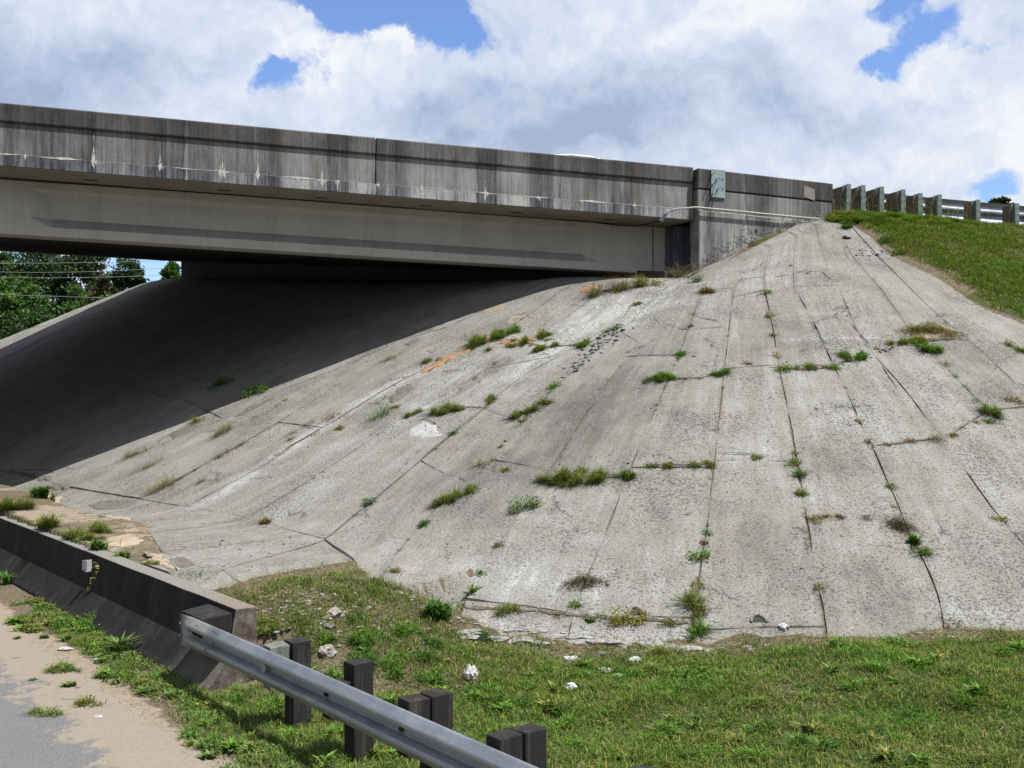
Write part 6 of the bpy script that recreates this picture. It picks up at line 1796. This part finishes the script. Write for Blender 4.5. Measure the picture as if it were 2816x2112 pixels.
place_rock('rock', 1608, 1858, 60, 'flat white mortar crust showing through the lawn', M_WHITE, 9, 0.25)
place_rock('rock', 1662, 1842, 38, 'smaller white mortar crust beside the flat one', M_WHITE, 10, 0.3)
place_rock('rock', 1710, 1865, 48, 'rightmost white mortar crust in the lawn', M_WHITE, 11, 0.3)
place_rock('rock', 2156, 1728, 26, 'white pebble standing at the foot of the slope', M_WHITE, 12, 1.0)
place_rock('rock', 2328, 655, 22, 'dark stone lying near the top of the slope', M_DARKGAP, 13, 0.5)
place_rock('rock', 612, 1488, 9, 'small dark stone on the apron', M_DARKGAP, 14, 0.8)

def crumple(name, px, py, wpx, hpx, label, mat, seed, cat_='litter'):
    """a crumpled sheet of paper or film"""
    p = spot(px, py); s_ = p[1] / F; w_, h_ = wpx * s_, hpx * s_
    bm = bmesh.new(); bmesh.ops.create_icosphere(bm, subdivisions=3, radius=0.5)
    off = Vector((seed * 3.1, seed * 1.7, seed))
    for v in bm.verts:
        q = v.co * 3.4 + off
        v.co *= 0.75 + 0.75 * abs(mnoise.noise(q)) + 0.25 * abs(mnoise.noise(q * 2.6))
        v.co.z = abs(v.co.z) if v.co.z > -0.2 else -0.2
    me = bpy.data.meshes.new(name); bm.to_mesh(me); bm.free(); me.materials.append(mat)
    o = bpy.data.objects.new(name, me); COL.objects.link(o); o.location = (p[0], p[1], p[2] + h_ * 0.35); o.scale = (w_, w_ * 0.7, h_)
    return tag(o, label, cat_)
crumple('crumpled_paper', 1294, 1872, 40, 46, 'bright white crumpled paper bag standing in the grass', M_WHITE, 2)
crumple('plastic_bag', 1572, 1902, 30, 30, 'grey white crumpled plastic film right of the white paper bag', mat_simple('grey_film', (0.32, 0.35, 0.34), (0.6, 0.62, 0.6), 9, 0.4), 5)
crumple('crumpled_paper', 178, 1788, 36, 10, 'white scrap of paper in the weeds beside the barrier', M_WHITE, 8)
crumple('crumpled_paper', 262, 1815, 26, 7, 'flattened white scrap under the large pale leaved weed', M_WHITE, 9)
crumple('plastic_cup', 1672, 800, 26, 7, 'white plastic scrap on the crest under the girder', M_WHITE, 11)
crumple('plastic_bag', 270, 1976, 26, 10, 'clear grey wrapper on the sandy road edge', mat_simple('clear_film', (0.28, 0.30, 0.34), (0.5, 0.52, 0.56), 9, 0.3), 13)
def shard(name, px, py, w_, l_, label, mat, ang):
    p = spot(px, py); mb = MB()
    a = Vector((math.cos(ang), math.sin(ang), 0))
    b = Vector((-a.y, a.x, 0)); P0 = Vector(p) + Vector((0, 0, 0.006))
    pts = [P0 - a * l_ / 2, P0 - a * l_ * .2 + b * w_ / 2, P0 + a * l_ / 2, P0 + a * .1 * l_ - b * w_ / 2]
    mb.hexa([tuple(q) for q in pts] + [tuple(q + Vector((0, 0, 0.009))) for q in pts])
    return tag(mb.build(name, mat), label, 'litter')
shard('plastic_shard', 45, 1812, 0.05, 0.12, 'dark grey plastic shard on the sand at the left', M_CHIP, 0.5)
shard('plastic_shard', 213, 1895, 0.03, 0.07, 'small black fragment on the sand by the star shaped weed', M_DARKGAP, 0.2)
p = spot(185, 1928)
mb = MB(); mb.tube([Vector(p) + Vector(q) for q in ((-0.07, 0.02, 0.01), (0.0, 0.03, 0.012), (0.06, 0.03, 0.01), (0.075, 0.0, 0.01), (0.0, 0.0, 0.01), (-0.07, 0.018, 0.01))], 0.004, 5)
tag(mb.build('bent_twig', M_BARK), 'small bent dark twig lying on the sand near the asphalt', 'twig')

# rubble: chips along the broken seam, by rosette and grit generally
def chips_at(list_px, name, mat, seed, smin_, smax_, label):
    r = np.random.default_rng(seed); Vs, Fs, b = [], [], 0
    base = []
    for q in range(6):
        me = rock_mesh(50 + q, 1, 0.55, 0.5); v = np.zeros(len(me.vertices) * 3, dtype=np.float32); me.vertices.foreach_get('co', v)
        f = np.array([list(pl.vertices) for pl in me.polygons]); base.append((v.reshape(-1, 3), f)); bpy.data.meshes.remove(me)
    px = np.array([a for a, _ in list_px]); py = np.array([b_ for _, b_ in list_px])
    X, Y, Z = cast(scene_fn, px, py, 7, 60)
    for x, y, z in zip(X, Y, Z):
        v, f = base[r.integers(0, 6)]
        s_ = smin_ + (smax_ - smin_) * r.uniform() ** 2.5; a = r.uniform(0, 6.3); ca, sa_ = math.cos(a), math.sin(a)
        q = v * [s_ * r.uniform(0.7, 1.6), s_, s_ * r.uniform(0.5, 1.1)]
        q = np.c_[q[:, 0] * ca - q[:, 1] * sa_, q[:, 0] * sa_ + q[:, 1] * ca, q[:, 2]] + [x, y, z + s_ * 0.12]
        Vs.append(q); Fs.append(f + b); b += len(q)
    return tag(link(name, mesh_np(name, np.concatenate(Vs), np.concatenate(Fs)), mat), label, kind='stuff')
rc = np.random.default_rng(8)
def along(pts, n, spread):
    p = resample(np.array(pts, float), 200); k = rc.integers(0, 200, n)
    return [tuple(p[i] + rc.normal(size=2) * spread) for i in k]
chips_at(along([(1715, 895), (1680, 925), (1640, 955), (1600, 990), (1560, 1030)], 260, (14, 9)) + along([(1195, 1000), (1225, 985)], 50, (12, 5)), 'rubble', M_CHIP, 1, 0.015, 0.10, 'grey broken mortar chips along the fractured seam of the slope')
chips_at(along([(2280, 1000), (2330, 995), (2380, 985)], 40, (12, 3)) + along([(2420, 968), (2470, 952)], 22, (14, 4)) + along([(2385, 705), (2440, 690), (2420, 712)], 50, (26, 6)), 'rubble', M_CHIP, 2, 0.02, 0.09, 'grey mortar chips under the green clump on the upper joint')
chips_at(along([(120, 1405), (220, 1415), (280, 1425), (300, 1500), (400, 1560), (470, 1600)], 420, (50, 14)), 'gravel', M_CHIP, 3, 0.01, 0.045, 'loose grey gravel washed onto the apron behind the barrier')
chips_at(along([(780, 1640), (850, 1670), (900, 1700), (960, 1720)], 320, (60, 26)) + along([(1000, 1700), (1150, 1760), (1300, 1800)], 90, (60, 20)), 'rubble', M_ROCK, 4, 0.012, 0.07, 'pale rubble and shell bits on the weedy bank by the guardrail')
chips_at([(rc.uniform(600, 2816), rc.uniform(820, 1740)) for _ in range(420)] + along([(2330, 1060), (2370, 1180), (2400, 1090)], 14, (30, 30)) + along([(640, 1500), (800, 1520), (700, 1470)], 90, (90, 24)), 'pebbles', M_CHIP, 5, 0.008, 0.045, 'scattered pebbles lying on the concrete slope')
chips_at([(rc.uniform(0, 480), rc.uniform(1780, 2112)) for _ in range(260)] + [(rc.uniform(900, 2816), rc.uniform(1780, 2112)) for _ in range(120)], 'gravel', M_ROCK, 6, 0.004, 0.018, 'fine grit and pale chips on the sand and in the grass')

# broken crusts of mortar breaking out of the soil along the toe
def crusts(pts, name, seed):
    r = np.random.default_rng(seed); Vs, Fs, b = [], [], 0
    for px, py, wpx in pts:
        p = spot(px, py); s_ = wpx * p[1] / F
        me = rock_mesh(seed + int(px), 2, 0.7, 0.35); v = np.zeros(len(me.vertices) * 3, dtype=np.float32); me.vertices.foreach_get('co', v); v = v.reshape(-1, 3)
        f = np.array([list(q.vertices) for q in me.polygons]); bpy.data.meshes.remove(me)
        a = r.uniform(-0.5, 0.5); R_ = np.array([[math.cos(a), -math.sin(a), 0], [math.sin(a), math.cos(a), 0], [0, 0, 1]])
        q = (v * [s_, s_ * 0.55, s_ * 0.5]) @ R_.T + [p[0], p[1], p[2] - 0.03 * s_]
        Vs.append(q); Fs.append(f + b); b += len(q)
    return tag(link(name, mesh_np(name, np.concatenate(Vs), np.concatenate(Fs)), M_CRUST), 'broken pale mortar crust along the toe of the slope', kind='stuff')
M_CRUST = mat_simple('mortar_crust', (0.16, 0.155, 0.14), (0.33, 0.328, 0.315), 12, 0.95, 0, 0.02)
cr_ = []
rq = np.random.default_rng(12)
for (x0_, y0_, x1_, y1_, n_) in ((960, 1572, 1060, 1602, 16), (1060, 1618, 1240, 1690, 34), (1240, 1700, 1500, 1740, 22), (1500, 1752, 1900, 1790, 26), (1900, 1780, 2300, 1778, 14), (2300, 1768, 2700, 1740, 12)):
    for _ in range(n_):
        q = rq.uniform(); cr_.append((x0_ + (x1_ - x0_) * q + rq.normal() * 8, y0_ + (y1_ - y0_) * q + rq.normal() * 7, rq.uniform(8, 34)))
for _ in range(60):
    q = rq.uniform(); x_ = 1270 + 640 * q
    cr_.append((x_ + rq.normal() * 6, 1712 + 62 * q ** 0.7 + rq.normal() * 4 + (26 if x_ < 1500 else 6), rq.uniform(34, 90)))
crusts(cr_, 'rubble', 40)

# weep holes at the toe: short pipe mouths half filled with soil
for px, py, lb in ((1750, 1690, 'left weep hole mouth in the toe of the slope, partly hidden by weeds'), (2087, 1712, 'right weep hole mouth in the toe of the slope, open and dark')):
    p = spot(px, py); s_ = 34 * p[1] / F
    e = empty('weep_hole', p, lb, 'drain hole')
    mb = MB(); n = 14
    rx, rz = s_ * 0.62, s_ * 0.46
    face = []
    # mouth follows the slope: a dark hood standing open towards the camera
    zc_ = lambda a, b: float(pave_fn(np.array([a]), np.array([b]))[0])
    ring = []; ring2 = []
    for k in range(n + 1):
        a = math.pi * k / n
        ring.append(Vector((p[0] + rx * math.cos(a), p[1] - 0.02 + 0.10 * math.sin(a), p[2] + 0.01 + rz * math.sin(a))))
        ring2.append(Vector((p[0] + rx * 1.2 * math.cos(a), p[1] + 0.02 + 0.16 * math.sin(a), p[2] + 0.0 + rz * 1.25 * math.sin(a) - 0.0)))
    mb.tube(ring, 0.016, 6); mb.build('rim', M_PAVE, e)
    mb = MB(); mb.add([tuple(q + Vector((0, 0.01, -0.004))) for q in ring], [list(range(n + 1))]); mb.build('opening', M_DARKGAP, e)
    mb = MB(); mb.add([tuple(q) for q in ring] + [tuple(q) for q in ring2], [[i, i + 1, n + 2 + i, n + 1 + i] for i in range(n)]); mb.build('collar', M_PAVE, e)

# ------------------------------------------------------------------ trees beyond the bridge
def tree(x, y, zb, h, rx, ry, hz, seed, label, tone, n_cl=70, per=150, leaf=0.24, name='tree', trunk_r=0.22, sparse=1.0):
    r = np.random.default_rng(seed)
    t = empty(name, (x, y, zb), label, 'tree', 'trees beyond the bridge')
    mb = MB(); top = zb + h * 0.85
    pts = [(x + 0.3 * math.sin(k * 1.3 + seed) * k / 5, y, zb - 0.5 + (top - zb) * k / 6) for k in range(7)]
    mb.tube(pts, [trunk_r * (1 - 0.13 * k) for k in range(7)], 8)
    czc = zb + h - hz
    cl = r.normal(size=(n_cl, 3)); cl /= np.linalg.norm(cl, axis=1)[:, None]; cl *= r.uniform(0.35, 1.0, (n_cl, 1)) ** 0.6
    C_ = np.c_[x + cl[:, 0] * rx, y + cl[:, 1] * ry, czc + cl[:, 2] * hz]
    for q in range(0, n_cl, 6):
        k = int(r.integers(2, 6)); a = Vector(pts[k]); b_ = Vector(C_[q])
        mb.tube([a, a.lerp(b_, 0.5) + Vector((0, 0, 0.2)), b_], [trunk_r * 0.35, trunk_r * 0.2, 0.03], 5)
    mb.build('trunk', M_BARK, t)
    sz = r.uniform(0.45, 1.0, n_cl) * rx * 0.30
    k = r.integers(0, n_cl, n_cl * per)
    P = C_[k] + r.normal(size=(len(k), 3)) * sz[k][:, None] * [0.62, 0.62, 0.42]
    g = {'dark': (0.026, 0.056, 0.017), 'mid': (0.042, 0.088, 0.022), 'bright': (0.055, 0.115, 0.024), 'brown': (0.06, 0.055, 0.028)}[tone]
    cc = np.array(g)[None] * (r.uniform(0.6, 1.5, n_cl))[k][:, None] * r.uniform(0.7, 1.3, (len(k), 1))
    veg('crown', [leaves(P, r.uniform(0.7, 1.3, len(P)) * leaf, cc, r, 0.8)], t, M_TREE)
    return t
def tp(px, Y): return (px - CX) / F * Y
def tz(py, Y): return CAMZ + (CY - py) / F * Y
TREES = [ # px, depth, top py, bottom py, half width px, tone, label
 (40, 88, 745, 1060, 85, 'bright', 'bright green broad tree lowest at the left edge under the bridge'),
 (130, 84, 850, 1080, 90, 'mid', 'mid green bushy tree in front of the bright one'),
 (225, 92, 768, 1060, 62, 'bright', 'bright green tree with a rounded crown at the centre of the gap'),
 (300, 86, 815, 1060, 60, 'mid', 'small green tree just above the sunlit slope edge'),
 (15, 110, 690, 1000, 70, 'mid', 'tall tree with thin top at the far left under the girders'),
 (120, 112, 672, 980, 90, 'dark', 'tall dark tree rising behind the bright green one'),
 (228, 110, 662, 1000, 72, 'dark', 'tallest dark tree right of the middle of the gap'),
 (345, 105, 700, 960, 54, 'dark', 'dark narrow tree by the open sky at the right of the gap'),
 (390, 84, 868, 1040, 50, 'mid', 'low green scrub tree behind the slope edge'),
 (470, 70, 726, 830, 26, 'bright', 'little bright tree at the corner of the abutment'),
 (180, 78, 895, 1100, 110, 'dark', 'dark low thicket tree at the foot of the tree line'),
 (285, 90, 760, 900, 34, 'brown', 'thin brownish tree between the green crowns'),
 (-120, 95, 720, 1060, 110, 'mid', 'green tree continuing the tree line beyond the left frame edge'),
 (40, 80, 900, 1100, 100, 'dark', 'dark shrubby tree at the lower left behind the slope')]
for i, (px, Y, ty, by, hw, tone, lb) in enumerate(TREES):
    zt = tz(ty, Y); zb_ = 1.0
    hw_m = hw / F * Y; hz = (tz(ty, Y) - tz(by, Y)) / 2
    tree(tp(px, Y), Y, zb_, zt - zb_, hw_m * 1.0, hw_m * 1.0, max(hz, 1.0), 500 + i, lb, tone, n_cl=int(40 + hz * hw_m * 6), per=110, leaf=0.36 if Y > 100 else 0.30)
# lone palm top beyond the guardrail
Y = 62.0; xp = tp(2752, Y); zt = tz(548, Y)
pt = empty('palm_tree', (xp, Y, 6.0), 'top of a distant palm showing over the right guardrail', 'tree')
mb = MB(); mb.tube([(xp, Y, 5.0), (xp + 0.05, Y, zt - 0.4)], [0.16, 0.12], 8); mb.build('trunk', M_BARK, pt)
parts = []
for k in range(26):
    a = k * 2.4; e = rF.uniform(-0.3, 1.2)
    d = np.array([math.cos(a) * math.cos(e), math.sin(a) * math.cos(e), math.sin(e)])
    m = 26; tq = np.linspace(0.15, 1, m)
    Pq = np.array([xp, Y, zt - 0.35]) + d * 0.72 * tq[:, None]; Pq[:, 2] -= 0.30 * tq ** 2
    parts.append(leaves(np.repeat(Pq, 2, 0), np.full(2 * m, 0.24), np.tile([[0.035, 0.05, 0.02]], (2 * m, 1)) * rF.uniform(0.7, 1.3, (2 * m, 1)), rF))
veg('crown', parts, pt, M_TREE)

# power lines and their poles
M_WIRE = mat_simple('weathered_wire', (0.2, 0.205, 0.2), (0.28, 0.285, 0.28), 3, 0.6, 0.0, 0)
poles = []
for px, Y, lb in ((-420, 72, 'wooden utility pole standing left of the gap under the bridge'), (620, 72, 'wooden utility pole hidden behind the abutment')):
    x = tp(px, Y); e = empty('utility_pole', (x, Y, 0), lb, 'pole')
    mb = MB(); mb.tube([(x, Y, -1), (x, Y, 13.5)], [0.16, 0.11], 8); mb.build('shaft', M_BARK, e)
    mb = MB(); mb.box((x, Y - 0.15, 12.2), 2.2, 0.1, 0.12); mb.build('crossarm', M_BARK, e)
for k, (yl, ym, yr, lb) in enumerate(((724, 722, 716, 'highest of the power lines seen under the bridge'), (748, 747, 735, 'second highest power line, crossing the tree tops'), (762, 763, 755, 'third power line, just under the second'), (810, 818, 826, 'lowest power line, sloping gently down across the trees'))):
    Y = 71.8
    pts = []
    xs = np.linspace(-420, 620, 24)
    co = np.polyfit([0, 250, 480], [yl, ym, yr], 2)
    for x in xs: pts.append((tp(x, Y), Y, tz(float(np.polyval(co, x)), Y)))
    mb = MB(); mb.tube(pts, 0.014, 5)
    tag(mb.build('power_line', M_WIRE), lb, 'cable', 'power lines beyond the bridge')

# ------------------------------------------------------------------ white car crossing the bridge: only its roof shows
def car():
    w = -5.5; uc = bpx(1596, 430, w)[0]
    deck = ztop(uc) + zl + 0.02 + sup(w) + 0.0
    roof = bpx(1596, 424.5, w + 0.72)[1]
    H = 1.62; zd = roof - H
    e = empty('car', bpt(uc, w, zd), 'white car on the bridge deck with only its roof above the parapet', 'car')
    def X(a, b, z): return bpt(uc + a, w + b, zd + z)
    M_W = mat_simple('white_car_paint', (0.78, 0.78, 0.78), (0.8, 0.8, 0.8), 2, 0.25, 0, 0, spec=0.6)
    M_G = mat_simple('car_glass', (0.02, 0.025, 0.03), (0.03, 0.035, 0.04), 2, 0.08, 0, 0, spec=0.6)
    def loft(prof_list, name, mat):
        V, Fc = [], []; k = len(prof_list[0][1])
        for b, pr in prof_list:
            for a, z in pr: V.append(X(a, b, z))
        for i in range(len(prof_list) - 1):
            for j in range(k): j2 = (j + 1) % k; Fc.append([i * k + j, i * k + j2, (i + 1) * k + j2, (i + 1) * k + j])
        Fc.append(list(range(k))[::-1]); Fc.append([(len(prof_list) - 1) * k + j for j in range(k)])
        mb = MB(); mb.add(V, Fc); return mb.build(name, mat, e, bevel=0.05, seg=3)
    low = [(-2.25, 0.35), (-2.3, 0.75), (-2.2, 0.98), (-1.3, 1.02), (1.0, 1.02), (2.1, 0.92), (2.3, 0.72), (2.28, 0.35)]
    loft([(-0.9, low), (0.9, low)], 'body', M_W)
    g0 = [(-1.9, 1.0), (-1.35, 1.50), (-0.6, 1.585), (0.2, 1.55), (1.05, 1.0)]
    gi = [(a * 0.97, min(z, 1.56)) for a, z in g0]
    loft([(-0.80, gi), (0.80, gi)], 'window', M_G)
    rf = [(-1.45, 1.50), (-1.05, 1.575), (-0.5, 1.615), (0.0, 1.605), (0.42, 1.53), (0.35, 1.50), (-0.5, 1.565), (-1.35, 1.46)]
    loft([(-0.72, rf), (0.72, rf)], 'roof', M_W)
    for a in (-1.4, 1.42):
        for b in (-0.86, 0.86):
            mb = MB(); mb.tube([X(a, b - 0.1, 0.32), X(a, b + 0.1, 0.32)], 0.32, 18); wh = mb.build('wheel', M_DARKGAP, e)
    # deck surface under it
    return e
car()
# road surface on the bridge deck and approach
mb = MB(); du0, du1 = uL, bpx(4200, 600, -1)[0]
_d = [bpt(du0, -0.45, ztop(du0) + zl + 0.03), bpt(du1, -0.45, ztop(du1) + zl + 0.03), bpt(du1, -29.8, ztop(du1) + zl + 0.03 + sup(-29.8)), bpt(du0, -29.8, ztop(du0) + zl + 0.03 + sup(-29.8))]
mb.add(_d + [(a, b, c - 0.012) for a, b, c in _d], [[0, 1, 2, 3], [7, 6, 5, 4], [0, 4, 5, 1], [1, 5, 6, 2], [2, 6, 7, 3], [3, 7, 4, 0]])
tag(mb.build('upper_road', mat_simple('upper_asphalt', (0.06, 0.06, 0.06), (0.10, 0.10, 0.10), 12)), kind='structure')
bpy.context.view_layer.update()

# scale matt base colours down evenly; the raised exposure offsets it, shade renders deeper
for m in bpy.data.materials:
    if not m.use_nodes: continue
    t = NT(m.node_tree)
    for nd in list(t.n):
        if nd.bl_idname in ('ShaderNodeBsdfPrincipled', 'ShaderNodeBsdfTranslucent'):
            sk = nd.inputs[0]
            if nd.bl_idname == 'ShaderNodeBsdfPrincipled' and nd.inputs['Metallic'].default_value > 0.5: continue
            if sk.is_linked:
                src = sk.links[0].from_socket
                t.l.new(t.mix(1.0, src, (0.76, 0.76, 0.76), 'MULTIPLY'), sk)
